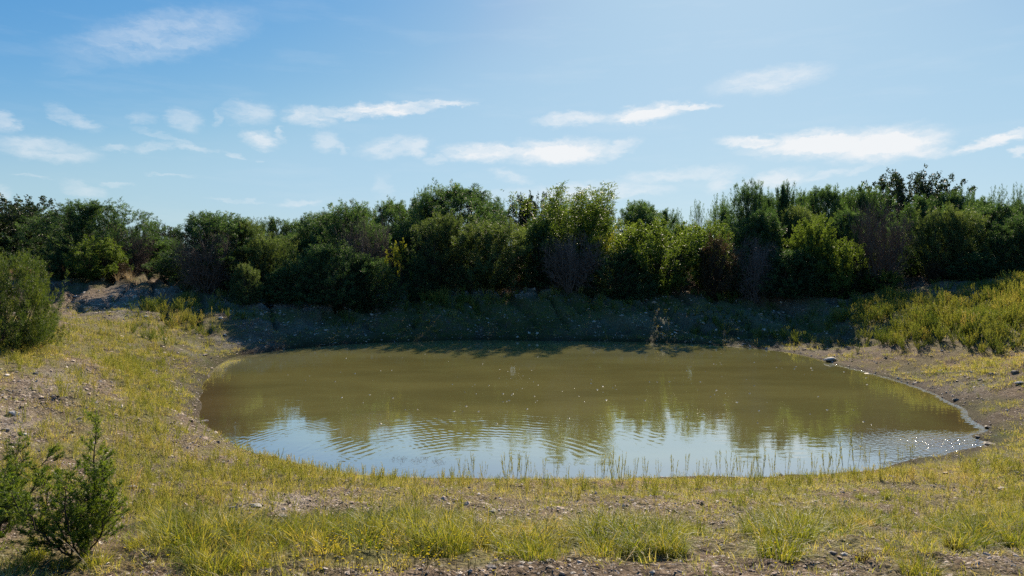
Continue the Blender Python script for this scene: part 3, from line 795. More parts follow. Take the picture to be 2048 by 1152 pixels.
def gen_dead(seed, H, Rm, n_st, n_br, n_tw, up=1.3, thick=1.0, curl=.0):
    rg = np.random.default_rng(seed); tw = MB(); tr = MB()
    for s in range(n_st):
        a = rg.random() * 2 * math.pi; rr = Rm * rg.uniform(.25, 1)
        top = np.array([math.cos(a) * rr, math.sin(a) * rr, H * rg.uniform(.6, 1.0) * (1 - .25 * rr / Rm)])
        root = np.array([math.cos(a) * .15, math.sin(a) * .15, -.15])
        stem = limb(root, top, rg, 9, .10, .05)
        add_tube(tr, stem, np.linspace(.045, .008, 9) * thick, 4, .5)
        for b in range(n_br):
            k = rg.integers(2, 8); o = stem[k]
            bd = norm(norm(stem[min(k + 1, 8)] - stem[k]) * up * .6 + rg.normal(size=3) * .6 + np.array([0, 0, .35 * up]))
            bl = H * rg.uniform(.12, .30); e = o + bd * bl; e[2] = max(e[2], .05)
            br = limb(o, e, rg, 4, -.08, .08)
            add_tube(tr if b % 2 else tw, br, np.linspace(.014, .005, 4) * thick, 3, .5)
            n = n_tw
            o2 = br[rg.integers(1, 4, n)]
            td = norm(bd[None] * .7 + rg.normal(size=(n, 3)) * .6 + np.array([0, 0, .3]))
            tl = rg.uniform(.18, .5, n) * H / 4
            for j in range(n):
                mid = o2[j] + td[j] * tl[j] * .55 + rg.normal(size=3) * .03
                add_tube(tw, [o2[j], mid, o2[j] + td[j] * tl[j] + rg.normal(size=3) * (.05 + curl)], np.array([.006, .005, .003]) * thick, 3, .5)
    return tw, tr


DOME = [(0, .62), (.12, .85), (.35, 1), (.6, .92), (.8, .66), (.93, .34), (1, .1)]
WIDE = [(0, .75), (.1, .95), (.3, 1), (.55, .97), (.78, .78), (.92, .5), (1, .15)]
CONE = [(0, .75), (.1, .95), (.25, 1), (.5, .78), (.75, .48), (.9, .24), (1, .06)]
HIGH = [(0, .12), (.18, .3), (.38, .75), (.6, 1), (.8, .9), (.93, .6), (1, .2)]
VASE = [(0, .25), (.2, .55), (.45, .9), (.7, 1), (.86, .85), (.95, .55), (1, .2)]
FAN = [(0, .35), (.25, .75), (.5, 1), (.75, .95), (.9, .7), (1, .3)]

PROTO = {}


def proto(key, crown, trunk, leafm, barkm, crown_name='crown'):
    cm_ = crown.mesh(key + '_' + crown_name, leafm); tm_ = trunk.mesh(key + '_trunk', barkm, True)
    v = np.concatenate(crown.v)
    r = np.percentile(np.hypot(v[:, 0], v[:, 1]), 95); h = np.percentile(v[:, 2], 99.8)
    PROTO[key] = (cm_, tm_, r, h, crown_name)


LJ = (.105, .024)
proto('juniper_a', *gen_crown(1, 5, 2.1, DOME, 900, 22, 5, LJ, (.30, .66), .10, .34, .28, 34, lobes=.3), M['juniper'], M['bark'])
proto('juniper_b', *gen_crown(2, 5, 2.3, WIDE, 950, 22, 5, LJ, (.30, .62), .11, .30, .28, 36, lobes=.3), M['juniper'], M['bark'])
proto('juniper_c', *gen_crown(3, 5, 1.9, DOME, 760, 22, 5, LJ, (.32, .72), .10, .42, .28, 40, lobes=.34), M['juniper'], M['bark'])
proto('juniper_d', *gen_crown(4, 5, 2.0, WIDE, 640, 24, 5, LJ, (.38, .8), .10, .38, .3, 44, lobes=.36), M['juniper'], M['bark'])
proto('juniper_e', *gen_crown(5, 5, 2.2, WIDE, 880, 22, 5, LJ, (.35, .72), .10, .55, .28, 36, lobes=.28), M['juniper_olive'], M['bark'])
proto('juniper_f', *gen_crown(6, 4, 1.7, FAN, 700, 24, 5, LJ, (.35, .8), .09, .75, .28, 34, lobes=.28), M['juniper_olive'], M['bark'])
proto('thin_juniper', *gen_crown(7, 5, 1.9, FAN, 150, 20, 5, LJ, (.45, 1.0), .10, .7, .35, 50, lobes=.35), M['juniper'], M['bark'])
proto('oak_a', *gen_crown(8, 6, 3.0, HIGH, 460, 26, 4, (.10, .07), (.4, .75), .22, .3, .3, 20, True, .75, lobes=.26), M['oak'], M['darkbark'])
proto('oak_b', *gen_crown(9, 5, 2.4, VASE, 380, 26, 4, (.10, .07), (.4, .75), .20, .4, .3, 24, True, .8, lobes=.3), M['oak'], M['darkbark'])
proto('willow', *gen_crown(10, 5, 2.2, VASE, 240, 34, 4, (.15, .036), (.7, 1.4), .20, .9, .25, 46, True, .75, droop=.05, lobes=.25), M['shrub'], M['darkbark'])
proto('leafy_a', *gen_crown(12, 4, 2.2, VASE, 200, 34, 4, (.105, .06), (.5, 1.0), .24, .6, .25, 22, True, .8), M['shrub'], M['darkbark'])
proto('leafy_b', *gen_crown(13, 4, 1.9, VASE, 190, 34, 4, (.115, .055), (.5, .95), .22, .5, .25, 24, True, .8, lobes=.3), M['shrub'], M['darkbark'])
proto('yellow_a', *gen_crown(14, 3, 1.1, VASE, 46, 11, 4, (.10, .06), (.25, .5), .17, .3, .3, 6, True, .7, lobes=.4), M['yellow'], M['darkbark'])
proto('brown_a', *gen_crown(15, 4, 1.5, FAN, 170, 30, 4, (.09, .035), (.4, .8), .18, .6, .35, 10), M['brownleaf'], M['darkbark'])
proto('dead_a', *gen_dead(16, 4, 1.9, 30, 13, 14, thick=.85), M['deadbrown'], M['dead'], 'twigs')
proto('dead_b', *gen_dead(17, 3.2, 1.6, 24, 13, 13, 1.0, .85, .06), M['dead'], M['dead'], 'twigs')
proto('bush_near', *gen_crown(18, 2.0, 1.35, WIDE, 620, 34, 5, (.050, .011), (.25, .55), .052, .95, .25, 120, lobes=.2), M['bush'], M['bark'])


def plant(name, key, x, y, w, h, rz, label, cat, group=None, sink=.08, lean=0.0, zg=None):
    cm_, tm_, r, hh, cname = PROTO[key]
    z = float(terrain(np.array([x]), np.array([y]))[0]) if zg is None else zg
    e = bpy.data.objects.new(name, None); e.empty_display_size = .3
    e.location = (x, y, z - sink); e.rotation_euler = (0, lean, rz)
    e.scale = (w / (2 * r), w / (2 * r), (h + sink) / hh)
    col.objects.link(e); tag(e, label, cat, group)
    for nm, me in ((cname, cm_), ('trunk', tm_)):
        o = bpy.data.objects.new(nm, me); o.parent = e; col.objects.link(o)
    return e


def plant_px(name, key, cx, wpx, top, Y, label, cat, group=None, rz=None, lean=0.0):
    """size from the photograph at a chosen distance Y"""
    u, v = pix_dir(cx, top); x = u * Y
    z = float(terrain(np.array([x]), np.array([Y]))[0])
    h = CAMZ + v * Y - z; w = wpx * Y / F
    if key.startswith('juniper'): w *= 1.25
    elif key in ('leafy_a', 'leafy_b', 'willow', 'oak_a'): w *= 1.22
    return plant(name, key, x, Y, w, h, rng.random() * 6.28 if rz is None else rz, label, cat, group, lean=lean)


GJ = 'junipers in the thicket behind the pond'
GO = 'oaks standing above the thicket'
GL = 'leafy shrubs at the edge of the thicket'
GDD = 'dead shrubs at the edge of the thicket'
TREES = [
    # name, prototype, centre x, width, top y, distance, label, category, group
    ('juniper_bush', 'bush_near', 16, 215, 505, 14.8, 'rounded bright green juniper bush alone on the left bank', 'bush', None),
    ('oak_tree', 'oak_b', 20, 190, 396, 38, 'tall open dark tree at the left edge, behind the rounded juniper bush', 'tree', GO),
    ('juniper_tree', 'juniper_b', 185, 190, 402, 35, 'broad dark juniper with domed top behind the small lime green shrub', 'tree', GJ),
    ('juniper_tree', 'juniper_d', 85, 110, 428, 40, 'lower dark juniper filling the dip right of the tall open left tree', 'tree', GJ),
    ('leafy_shrub', 'leafy_a', 192, 94, 474, 32.5, 'small lime green shrub above the bare slope on the left', 'shrub', GL),
    ('juniper_bush', 'juniper_b', 128, 70, 496, 33.5, 'low dark bush just left of the small lime green shrub', 'bush', None),
    ('dead_shrub', 'dead_a', 262, 78, 452, 35, 'greyish brown twiggy shrub behind the tuft of blond grass', 'shrub', GDD),
    ('oak_tree', 'oak_a', 306, 66, 446, 75, 'tiny distant oak seen in the gap in the treeline on the left', 'tree', GO),
    ('oak_tree', 'oak_b', 350, 40, 455, 78, 'second distant tree in the left gap, half hidden by the large juniper', 'tree', GO),
    ('juniper_bush', 'juniper_a', 312, 110, 474, 37.5, 'dark low bush under the distant oaks in the left gap', 'bush', None),
    ('juniper_tree', 'juniper_a', 425, 170, 426, 34, 'large rounded juniper with a brown twiggy front left of the pale rubble bank', 'tree', GJ),
    ('dead_shrub', 'dead_a', 412, 120, 462, 31.8, 'brown leafless shrub in front of the large rounded juniper', 'shrub', GDD),
    ('juniper_tree', 'juniper_e', 492, 100, 440, 34, 'olive juniper on the right shoulder of the large rounded juniper', 'tree', GJ),
    ('juniper_tree', 'juniper_f', 532, 78, 468, 33, 'slender greyish olive juniper above two low bushes on the bank', 'tree', GJ),
    ('juniper_bush', 'juniper_e', 492, 66, 528, 30.6, 'small lit olive bush on the pale rubble bank', 'bush', None),
    ('juniper_bush', 'juniper_a', 560, 74, 538, 31.4, 'small dark rounded bush right of the lit olive bush', 'bush', None),
    ('juniper_tree', 'juniper_c', 545, 84, 436, 58, 'pointed background juniper above the slender greyish olive one', 'tree', GJ),
    ('juniper_tree', 'juniper_d', 588, 84, 440, 58, 'background juniper with ragged top, left of the yellow green edge', 'tree', GJ),
    ('juniper_tree', 'juniper_e', 612, 66, 462, 38, 'yellowish juniper beside the dark gap in the left centre', 'tree', GJ),
    ('juniper_tree', 'juniper_d', 700, 150, 404, 36, 'dark juniper with two spiky tops above a brown dead shrub', 'tree', GJ),
    ('juniper_tree', 'juniper_a', 655, 110, 428, 38, 'dark juniper left of the spiky double top', 'tree', GJ),
    ('dead_shrub', 'dead_a', 735, 100, 436, 33.5, 'purplish brown dead shrub below the spiky double topped juniper', 'shrub', GDD),
    ('juniper_tree', 'juniper_b', 655, 150, 490, 32, 'wide dark juniper hanging over the top of the pale rubble bank', 'tree', GJ),
    ('juniper_bush', 'juniper_a', 735, 100, 515, 32.4, 'dark low bush in front of the purplish brown dead shrub', 'bush', None),
    ('juniper_tree', 'juniper_b', 785, 130, 402, 43, 'background juniper left of the tallest dome of the middle treeline', 'tree', GJ),
    ('leafy_shrub', 'yellow_a', 795, 56, 478, 33, 'thin sapling with a few yellow lit leaves before the dark junipers', 'sapling', GL),
    ('juniper_tree', 'juniper_b', 920, 215, 371, 43, 'tallest broad dark juniper dome in the middle of the treeline', 'tree', GJ),
    ('juniper_tree', 'juniper_d', 862, 70, 376, 42, 'juniper with one sharp leader on the left of the tallest dome', 'tree', GJ),
    ('juniper_tree', 'juniper_e', 888, 120, 428, 36, 'left one of two olive junipers in front of the tallest dome', 'tree', GJ),
    ('juniper_tree', 'juniper_f', 985, 150, 438, 35.6, 'right one of two olive junipers in front of the tallest dome', 'tree', GJ),
    ('oak_tree', 'oak_b', 1056, 86, 388, 46, 'small dark oak between the tallest dome and the pale green willow', 'tree', GO),
    ('willow_tree', 'willow', 1152, 190, 372, 38, 'tall pale green feathery willow like tree rising at the centre right', 'tree', None),
    ('juniper_tree', 'juniper_a', 1085, 90, 440, 36, 'dark juniper at the left foot of the pale green willow', 'tree', GJ),
    ('dead_shrub', 'dead_b', 1145, 120, 468, 34.6, 'grey leafless shrub under the pale green willow', 'shrub', GDD),
    ('leafy_shrub', 'yellow_a', 1214, 62, 456, 34.8, 'small bright yellow shrub right of the grey leafless shrub', 'shrub', GL),
    ('juniper_tree', 'juniper_a', 1282, 120, 404, 47, 'dark background juniper above the wide lime green shrub', 'tree', GJ),
    ('leafy_shrub', 'leafy_a', 1312, 150, 440, 35.2, 'wide lime green shrub beside the sunlit gap in the trees', 'shrub', GL),
    ('leafy_shrub', 'leafy_b', 1412, 110, 444, 36.2, 'olive leafy shrub leaning over the sunlit gap in the trees', 'shrub', GL),
    ('juniper_bush', 'juniper_a', 1240, 100, 500, 34.4, 'dark bush at the foot of the bright yellow shrub', 'bush', None),
    ('thin_juniper', 'thin_juniper', 1350, 52, 418, 60, 'sparse low juniper on the skyline above the lime green shrub', 'tree', GJ),
    ('thin_juniper', 'thin_juniper', 1396, 46, 401, 60, 'sparse see through juniper on the skyline left of its taller twin', 'tree', GJ),
    ('thin_juniper', 'thin_juniper', 1440, 66, 388, 60, 'taller of two sparse see through junipers on the skyline', 'tree', GJ),
    ('brown_shrub', 'brown_a', 1432, 80, 470, 34.2, 'dark brown leaved shrub right of the sunlit gap', 'shrub', GDD),
    ('juniper_tree', 'juniper_d', 1500, 100, 364, 40, 'spiky juniper standing up at the left end of the right treeline', 'tree', GJ),
    ('juniper_tree', 'juniper_c', 1568, 80, 368, 41, 'pointed juniper second from the left end of the right treeline', 'tree', GJ),
    ('juniper_tree', 'juniper_a', 1520, 130, 424, 37, 'dark juniper above the grey tangled dead shrub', 'tree', GJ),
    ('dead_shrub', 'dead_b', 1508, 92, 474, 34, 'grey tangled dead shrub between brown shrub and yellow green shrub', 'shrub', GDD),
    ('juniper_tree', 'juniper_e', 1600, 110, 414, 38, 'olive juniper left behind the bright yellow green leaning shrub', 'tree', GJ),
    ('leafy_shrub', 'leafy_b', 1628, 88, 432, 33.8, 'bright yellow green shrub leaning out of the right thicket, upper part', 'shrub', GL),
    ('leafy_shrub', 'leafy_b', 1678, 92, 478, 32.8, 'bright yellow green shrub next to the leaning one, reaching to the weeds', 'shrub', GL),
    ('juniper_bush', 'juniper_a', 1590, 110, 500, 33.4, 'dark bush at the foot of the yellow green leaning shrub', 'bush', None),
    ('juniper_tree', 'juniper_b', 1650, 120, 374, 42, 'dark juniper behind the upper yellow green shrub', 'tree', GJ),
    ('juniper_tree', 'juniper_d', 1725, 90, 372, 42, 'dark juniper on the skyline left of the oak crown on the right', 'tree', GJ),
    ('oak_tree', 'oak_a', 1815, 170, 346, 45, 'rounded oak crown that is the highest tree on the right skyline', 'tree', GO),
    ('dead_shrub', 'dead_a', 1758, 118, 402, 33.2, 'tall purplish grey leafless shrub with many upright stems on the right', 'shrub', GDD),
    ('juniper_tree', 'juniper_c', 1842, 110, 394, 35, 'dark juniper right of the tall purplish leafless shrub', 'tree', GJ),
    ('juniper_tree', 'juniper_f', 1905, 110, 412, 33, 'fan shaped green juniper above the tall weeds on the right bank', 'tree', GJ),
    ('juniper_tree', 'juniper_b', 1910, 110, 384, 41, 'dark background juniper right below the rounded oak crown', 'tree', GJ),
    ('thin_juniper', 'thin_juniper', 1942, 40, 374, 38, 'single long leader of a sparse juniper right of the oak crown', 'tree', GJ),
    ('thin_juniper', 'thin_juniper', 1995, 62, 372, 37, 'sparse juniper with upright shoots near the right edge', 'tree', GJ),
    ('thin_juniper', 'thin_juniper', 2036, 50, 368, 36.5, 'sparse juniper with curved shoots at the right edge', 'tree', GJ),
    ('juniper_tree', 'juniper_a', 1985, 130, 408, 34, 'dense juniper at the right edge below the sparse upright shoots', 'tree', GJ),
    ('juniper_tree', 'juniper_b', 2060, 130, 430, 31.5, 'dark juniper cut by the right edge of the picture', 'tree', GJ),
    ('leafy_shrub', 'leafy_a', 1768, 60, 540, 32.4, 'low green shrub in front of the tall purplish leafless shrub', 'shrub', GL),
]
TREES += [
    ('scrub_bush', 'juniper_a', 838, 60, 520, 34.5, 'low scrub between the yellow lit sapling and the left olive juniper', 'bush', None),
    ('scrub_bush', 'juniper_e', 935, 60, 530, 34.8, 'low olive scrub between the two olive junipers', 'bush', None),
    ('scrub_bush', 'brown_a', 1050, 60, 520, 37.5, 'brownish scrub in the lit gap left of the grey leafless shrub', 'bush', None),
    ('scrub_bush', 'juniper_d', 1085, 60, 505, 36.6, 'dark scrub left behind the grey leafless shrub', 'bush', None),
    ('scrub_bush', 'juniper_a', 1268, 70, 516, 35, 'dark scrub at the left foot of the wide lime green shrub', 'bush', None),
    ('scrub_bush', 'juniper_d', 1470, 60, 520, 34.6, 'dark scrub between the brown leaved shrub and the grey tangle', 'bush', None),
    ('scrub_bush', 'juniper_a', 1555, 70, 510, 34.4, 'dark scrub right of the grey tangled dead shrub', 'bush', None),
    ('scrub_bush', 'juniper_e', 1725, 60, 530, 33.4, 'olive scrub between the yellow green shrub and the tall purplish one', 'bush', None),
    ('scrub_bush', 'brown_a', 1872, 44, 520, 32.4, 'narrow brown scrub between the two dark junipers on the right', 'bush', None),
    ('scrub_bush', 'juniper_a', 1960, 80, 505, 31.6, 'dark scrub right of the fan shaped green juniper', 'bush', None),
    ('scrub_bush', 'juniper_d', 610, 70, 520, 33, 'dark scrub at the left foot of the wide juniper on the rubble bank', 'bush', None),
    ('scrub_bush', 'juniper_b', 345, 70, 515, 34.5, 'dark scrub at the left foot of the large rounded juniper', 'bush', None),
    ('scrub_bush', 'brown_a', 232, 50, 520, 33, 'brown scrub just right of the small lime green shrub', 'bush', None)]
for (nm, key, cx, w, top, Y, lab, cat, grp) in TREES:
    plant_px(nm, key, cx, w, top, Y, lab, cat, grp)

# the wood goes on behind and to both sides
FILL = [(30, 120, 425, 46), (140, 110, 425, 47), (230, 90, 440, 48), (470, 90, 432, 47), (640, 90, 425, 48), (720, 90, 415, 49), (840, 90, 400, 50), (990, 80, 400, 50), (1120, 100, 405, 47),
        (1190, 100, 410, 48), (1330, 80, 420, 52), (1450, 70, 408, 50), (1540, 90, 390, 48), (1610, 90, 385, 49), (1690, 90, 384, 48), (1770, 100, 384, 49), (1870, 90, 388, 48), (1960, 100, 396, 46), (2040, 110, 400, 44), (1500, 100, 430, 41), (1190, 90, 440, 40), (1700, 100, 420, 38), (1360, 110, 450, 40), (830, 100, 440, 39), (760, 100, 450, 38), (575, 90, 470, 39)]
NAMEDBY = ['behind the tall open left tree', 'behind the broad domed juniper on the left', 'behind the greyish brown twiggy shrub', 'behind the large rounded juniper', 'behind the yellowish juniper', 'behind the spiky double topped juniper', 'left behind the tallest dome',
           'right behind the tallest dome', 'directly behind the pale green willow', 'right behind the pale green willow', 'behind the sparse low skyline juniper', 'behind the taller sparse skyline juniper', 'between the two pointed right junipers', 'behind the second pointed right juniper',
           'behind the dark skyline junipers right of centre', 'left under the rounded oak crown', 'right under the rounded oak crown', 'behind the sparse leader right of the oak', 'behind the right edge shoots', 'under the spiky juniper of the right treeline', 'behind the bright yellow shrub',
           'behind the tall purplish leafless shrub', 'behind the sunlit gap', 'behind the yellow lit sapling', 'behind the purplish brown dead shrub', 'behind the small dark rounded bush']
for i, (cx, w, top, Y) in enumerate(FILL):
    plant_px('juniper_tree', ('juniper_a', 'juniper_b', 'juniper_c', 'juniper_d')[i % 4], cx, w, top, Y, 'dark juniper ' + NAMEDBY[i], 'tree', GJ)
for i, (cx, w, top, Y) in enumerate([(-80, 150, 400, 36), (-200, 160, 395, 34), (-190, 140, 430, 28), (2180, 170, 380, 33), (2320, 170, 370, 30), (2280, 140, 400, 27), (2480, 180, 360, 26), (-380, 160, 400, 30)]):
    plant_px('juniper_tree', ('juniper_a', 'juniper_b', 'juniper_d')[i % 3], cx, w, top, Y, 'dark juniper outside the picture ' + ('on the left ' if cx < 0 else 'on the right ') + ('nearest', 'second', 'third', 'first', 'next', 'close', 'last', 'far')[i], 'tree', GJ)


# ---------------------------------------------------------------- two juniper saplings close to the camera
def gen_sapling(seed, H, W, n_stem):
    rg = np.random.default_rng(seed); tr = MB(); fo = MB()
    P_, D_, T_ = [], [], []
    for s in range(n_stem):
        a = s / n_stem * 2 * math.pi + rg.random() * .5; rr = W * rg.uniform(.25, 1) * (.35 if s == 0 else 1)
        top = np.array([math.cos(a) * rr, math.sin(a) * rr, H * (1.0 if s == 0 else rg.uniform(.55, .97) * (1 - .22 * rr / W))])
        root = np.array([math.cos(a) * .012, math.sin(a) * .012, -.02])
        st = limb(root, top, rg, 12, .10, .025)
        add_tube(tr, st, np.linspace(.0095 if s == 0 else .0065, .0012, 12), 6, .5)
        nb = 30
        for b in range(nb):
            f = .16 + .84 * (b + rg.random()) / nb; k = f * 11; i = min(10, int(k)); o = st[i] * (1 - (k - i)) + st[i + 1] * (k - i)
            ax = norm(st[min(i + 1, 11)] - st[i]); sd = perp(ax[None], rg)[0]
            bd = norm(sd * .8 + ax * .75 + np.array([0, 0, .25])); bl = H * .20 * (1.12 - .75 * f) * rg.uniform(.5, 1.15) + .015
            br = limb(o, o + bd * bl, rg, 5, .06, .06); br[:, 2] = np.maximum(br[:, 2], .012)
            add_tube(tr, br, np.linspace(.0024, .0007, 5), 3, .5)
            tint = np.clip(.45 + .2 * rg.normal(), 0, 1)
            ntw = int(4 + bl * 50)
            for w in range(ntw):
                g = .30 + .70 * rg.random(); kk = g * 4; ii = min(3, int(kk)); q0 = br[ii] * (1 - (kk - ii)) + br[ii + 1] * (kk - ii)
                td = norm(bd * .8 + rg.normal(size=3) * .5 + np.array([0, 0, .35])); tl = rg.uniform(.012, .040)
                m = 15
                tt = rg.random(m)
                P_.append(q0 + td * (tl * tt)[:, None] + rg.normal(size=(m, 3)) * .0032); D_.append(norm(td + rg.normal(size=(m, 3)) * .5)); T_.append(np.clip(tint + .15 * rg.normal(size=m), 0, 1))
        m = 60; tt = rg.random(m)
        P_.append(st[10] + (st[11] - st[10]) * (tt * 1.25)[:, None] + rg.normal(size=(m, 3)) * .006); D_.append(norm((st[11] - st[10])[None] + rg.normal(size=(m, 3)) * .03)); T_.append(np.full(m, .6))
    P_, D_, T_ = np.concatenate(P_), np.concatenate(D_), np.concatenate(T_)
    n = len(P_)
    add_leaves(fo, P_, D_, .0125 * rg.uniform(.7, 1.4, n), .0042 * rg.uniform(.7, 1.3, n), T_, rg)
    return fo, tr


proto('sapling_a', *gen_sapling(21, .86, .36, 11), M['juniper_near'], M['darkbark'])
proto('sapling_b', *gen_sapling(22, .80, .34, 11), M['juniper_near'], M['darkbark'])
sx, sy, sz = ground_at(125, 1112)
u, v = pix_dir(110, 834)
SAPH = CAMZ + v * sy - sz
plant('juniper_sapling', 'sapling_a', sx + .11, sy, 245 * sy / F, SAPH, .6, 'young open juniper sapling standing whole at the lower left', 'sapling', 'juniper saplings in the foreground', .01)
sx2, sy2, sz2 = ground_at(-22, 1085)
plant('juniper_sapling', 'sapling_b', sx2, sy2, 210 * sy2 / F, 225 * sy2 / F, 2.2, 'young juniper sapling half cut off by the left edge', 'sapling', 'juniper saplings in the foreground', .01)


# ---------------------------------------------------------------- scatter (grass, gravel)
def proto_collection(name, meshes):
    c = bpy.data.collections.new(name)
    for i, me in enumerate(meshes):
        o = bpy.data.objects.new(f'{name}_{i:02d}', me); c.objects.link(o)
    return c


def scatter(name, pts, rot, scl, idx, tint, coll, label):
    n = len(pts)
    me = bpy.data.meshes.new(name); me.vertices.add(n); me.vertices.foreach_set('co', np.asarray(pts, np.float32).ravel())
    for nm, ty, key, arr in (('rot', 'FLOAT_VECTOR', 'vector', rot), ('scl', 'FLOAT_VECTOR', 'vector', scl), ('itint', 'FLOAT', 'value', tint)):
        a = me.attributes.new(nm, ty, 'POINT'); a.data.foreach_set(key, np.asarray(arr, np.float32).ravel())
    a = me.attributes.new('pick', 'INT', 'POINT'); a.data.foreach_set('value', np.asarray(idx, np.int32))
    me.update()
    o = bpy.data.objects.new(name, me); col.objects.link(o); tag(o, label, kind='stuff')
    g = bpy.data.node_groups.new(name, 'GeometryNodeTree')
    g.interface.new_socket('Geometry', in_out='INPUT', socket_type='NodeSocketGeometry')
    g.interface.new_socket('Geometry', in_out='OUTPUT', socket_type='NodeSocketGeometry')
    N = g.nodes; L = g.links
    gi = N.new('NodeGroupInput'); go = N.new('NodeGroupOutput'); ip = N.new('GeometryNodeInstanceOnPoints'); ci = N.new('GeometryNodeCollectionInfo')
    ci.inputs['Collection'].default_value = coll; ci.inputs['Separate Children'].default_value = True; ci.inputs['Reset Children'].default_value = True

    def na(nm, ty):
        x = N.new('GeometryNodeInputNamedAttribute'); x.data_type = ty; x.inputs['Name'].default_value = nm
        return x.outputs['Attribute']
    L.new(gi.outputs[0], ip.inputs['Points']); L.new(ci.outputs[0], ip.inputs['Instance'])
    ip.inputs['Pick Instance'].default_value = True
    L.new(na('pick', 'INT'), ip.inputs['Instance Index'])
    er = N.new('FunctionNodeEulerToRotation'); L.new(na('rot', 'FLOAT_VECTOR'), er.inputs[0]); L.new(er.outputs[0], ip.inputs['Rotation'])
    L.new(na('scl', 'FLOAT_VECTOR'), ip.inputs['Scale'])
    L.new(ip.outputs[0], go.inputs[0])
    md = o.modifiers.new('scatter', 'NODES'); md.node_group = g
    return o


def blades(mb, n, rg, base_r, lmin, lmax, w, lean, curve, tint_m=.5, tint_s=.2, straight=0):
    """n curved grass blades from a tuft of radius base_r"""
    a = rg.random(n) * 6.283; r = base_r * np.sqrt(rg.random(n))
    o = np.stack([np.cos(a) * r, np.sin(a) * r, np.full(n, -.012)], 1)
    a2 = a + rg.normal(size=n) * .7
    l = rg.uniform(lmin, lmax, n); le = np.abs(rg.normal(size=n)) * lean + .08
    out = np.stack([np.cos(a2), np.sin(a2), 0 * a2], 1); upv = np.array([0, 0, 1.])
    side = np.stack([-np.sin(a2), np.cos(a2), 0 * a2], 1)
    ft = rg.random(n) * 6.283
    side = side * np.cos(ft * .5)[:, None] + out * np.sin(ft * .5)[:, None] * .7
    P = [o]
    for k in range(1, 4):
        ang = le + curve * rg.uniform(.4, 1.3, n) * (k - 1) / 2
        P.append(P[-1] + (out * np.sin(ang)[:, None] + upv * np.cos(ang)[:, None]) * (l / 3)[:, None])
    ww = w * rg.uniform(.7, 1.3, n)[:, None]
    v = np.stack([P[0] - side * ww * .5, P[0] + side * ww * .5, P[1] - side * ww * .45, P[1] + side * ww * .45, P[2] - side * ww * .3, P[2] + side * ww * .3, P[3]], 1)
    b = np.arange(n)[:, None] * 7
    t = np.clip(rg.normal(tint_m, tint_s, n), 0, 1)
    f4 = np.concatenate([b + np.array([0, 1, 3, 2]), b + np.array([2, 3, 5, 4])]); f3 = b + np.array([4, 5, 6])
    # split in two adds sharing vertices: quads first, then triangles
    nv0 = mb.n
    mb.add(v, f4, np.repeat(t, 7))
    mb.f.append((f3 + nv0).ravel()); mb.l.append(np.full(n, 3))
    return mb


def weed_stalk(mb, rg, h, n_stem, spread, leaf_l, leaf_w, n_leaf, top_only=.25, stem_w=.004, tint=.5, narrow=.5):
    """upright herb: stems with small leaves or seed spikes up each stem"""
    for s in range(n_stem):
        a = rg.random() * 6.283; d = norm(np.array([math.cos(a) * spread * rg.random(), math.sin(a) * spread * rg.random(), 1.]))
        l = h * rg.uniform(.6, 1.0); o = np.array([math.cos(a), math.sin(a), 0]) * .02 * h
        st = limb(o, o + d * l, rg, 5, .02, .03)
        add_tube(mb, st, np.linspace(stem_w, stem_w * .4, 5), 3, tint * .8)
        t = top_only + (1 - top_only) * rg.random(n_leaf); k = t * 4; i = np.minimum(3, k.astype(int)); fr = (k - i)[:, None]
        p = st[i] * (1 - fr) + st[i + 1] * fr
        ld = norm(d[None] * 1.0 + rg.normal(size=(n_leaf, 3)) * narrow + np.array([0, 0, .3]))
        add_leaves(mb, p, ld, leaf_l * rg.uniform(.6, 1.3, n_leaf), leaf_w * rg.uniform(.7, 1.3, n_leaf), np.clip(tint + .22 * rg.normal(size=n_leaf), 0, 1), rg)


def tuft_set(name, mat, fn, k=5, seed=100):
    out = []
    for i in range(k):
        mb = MB(); fn(mb, np.random.default_rng(seed + i)); out.append(mb.mesh(f'{name}_{i}', mat))
    return proto_collection(name, out)


C_bunch = tuft_set('bunch_tuft', M['bunch'], lambda mb, rg: (blades(mb, 95, rg, .075, .07, .23, .0046, .50, 1.25, .42, .25), blades(mb, 8, rg, .06, .16, .36, .0024, .5, .9, 1.0, .1)), 6, 100)
C_wisp = tuft_set('wispy_tuft', M['grass'], lambda mb, rg: (blades(mb, 16, rg, .05, .05, .14, .0035, .35, .6), weed_stalk(mb, rg, .20, 5, .35, .016, .005, 26, .2, .0016, .55, .5)), 6, 120)
C_turf = tuft_set('turf_tuft', M['grass'], lambda mb, rg: blades(mb, 42, rg, .10, .03, .085, .0042, .8, .8, .5, .3), 5, 140)
C_tall = tuft_set('tall_weed', M['weed_i'], lambda mb, rg: weed_stalk(mb, rg, .56, 13, .62, .042, .0095, 64, .12, .0035, .5, .65), 6, 160)
C_blond = tuft_set('blond_tuft', M['straw'], lambda mb, rg: blades(mb, 40, rg, .08, .35, .7, .008, .25, .6), 4, 180)
C_straw = tuft_set('straw_strand', M['straw'], lambda mb, rg: blades(mb, 3, rg, .05, .12, .42, .0032, .9, .8), 6, 190)


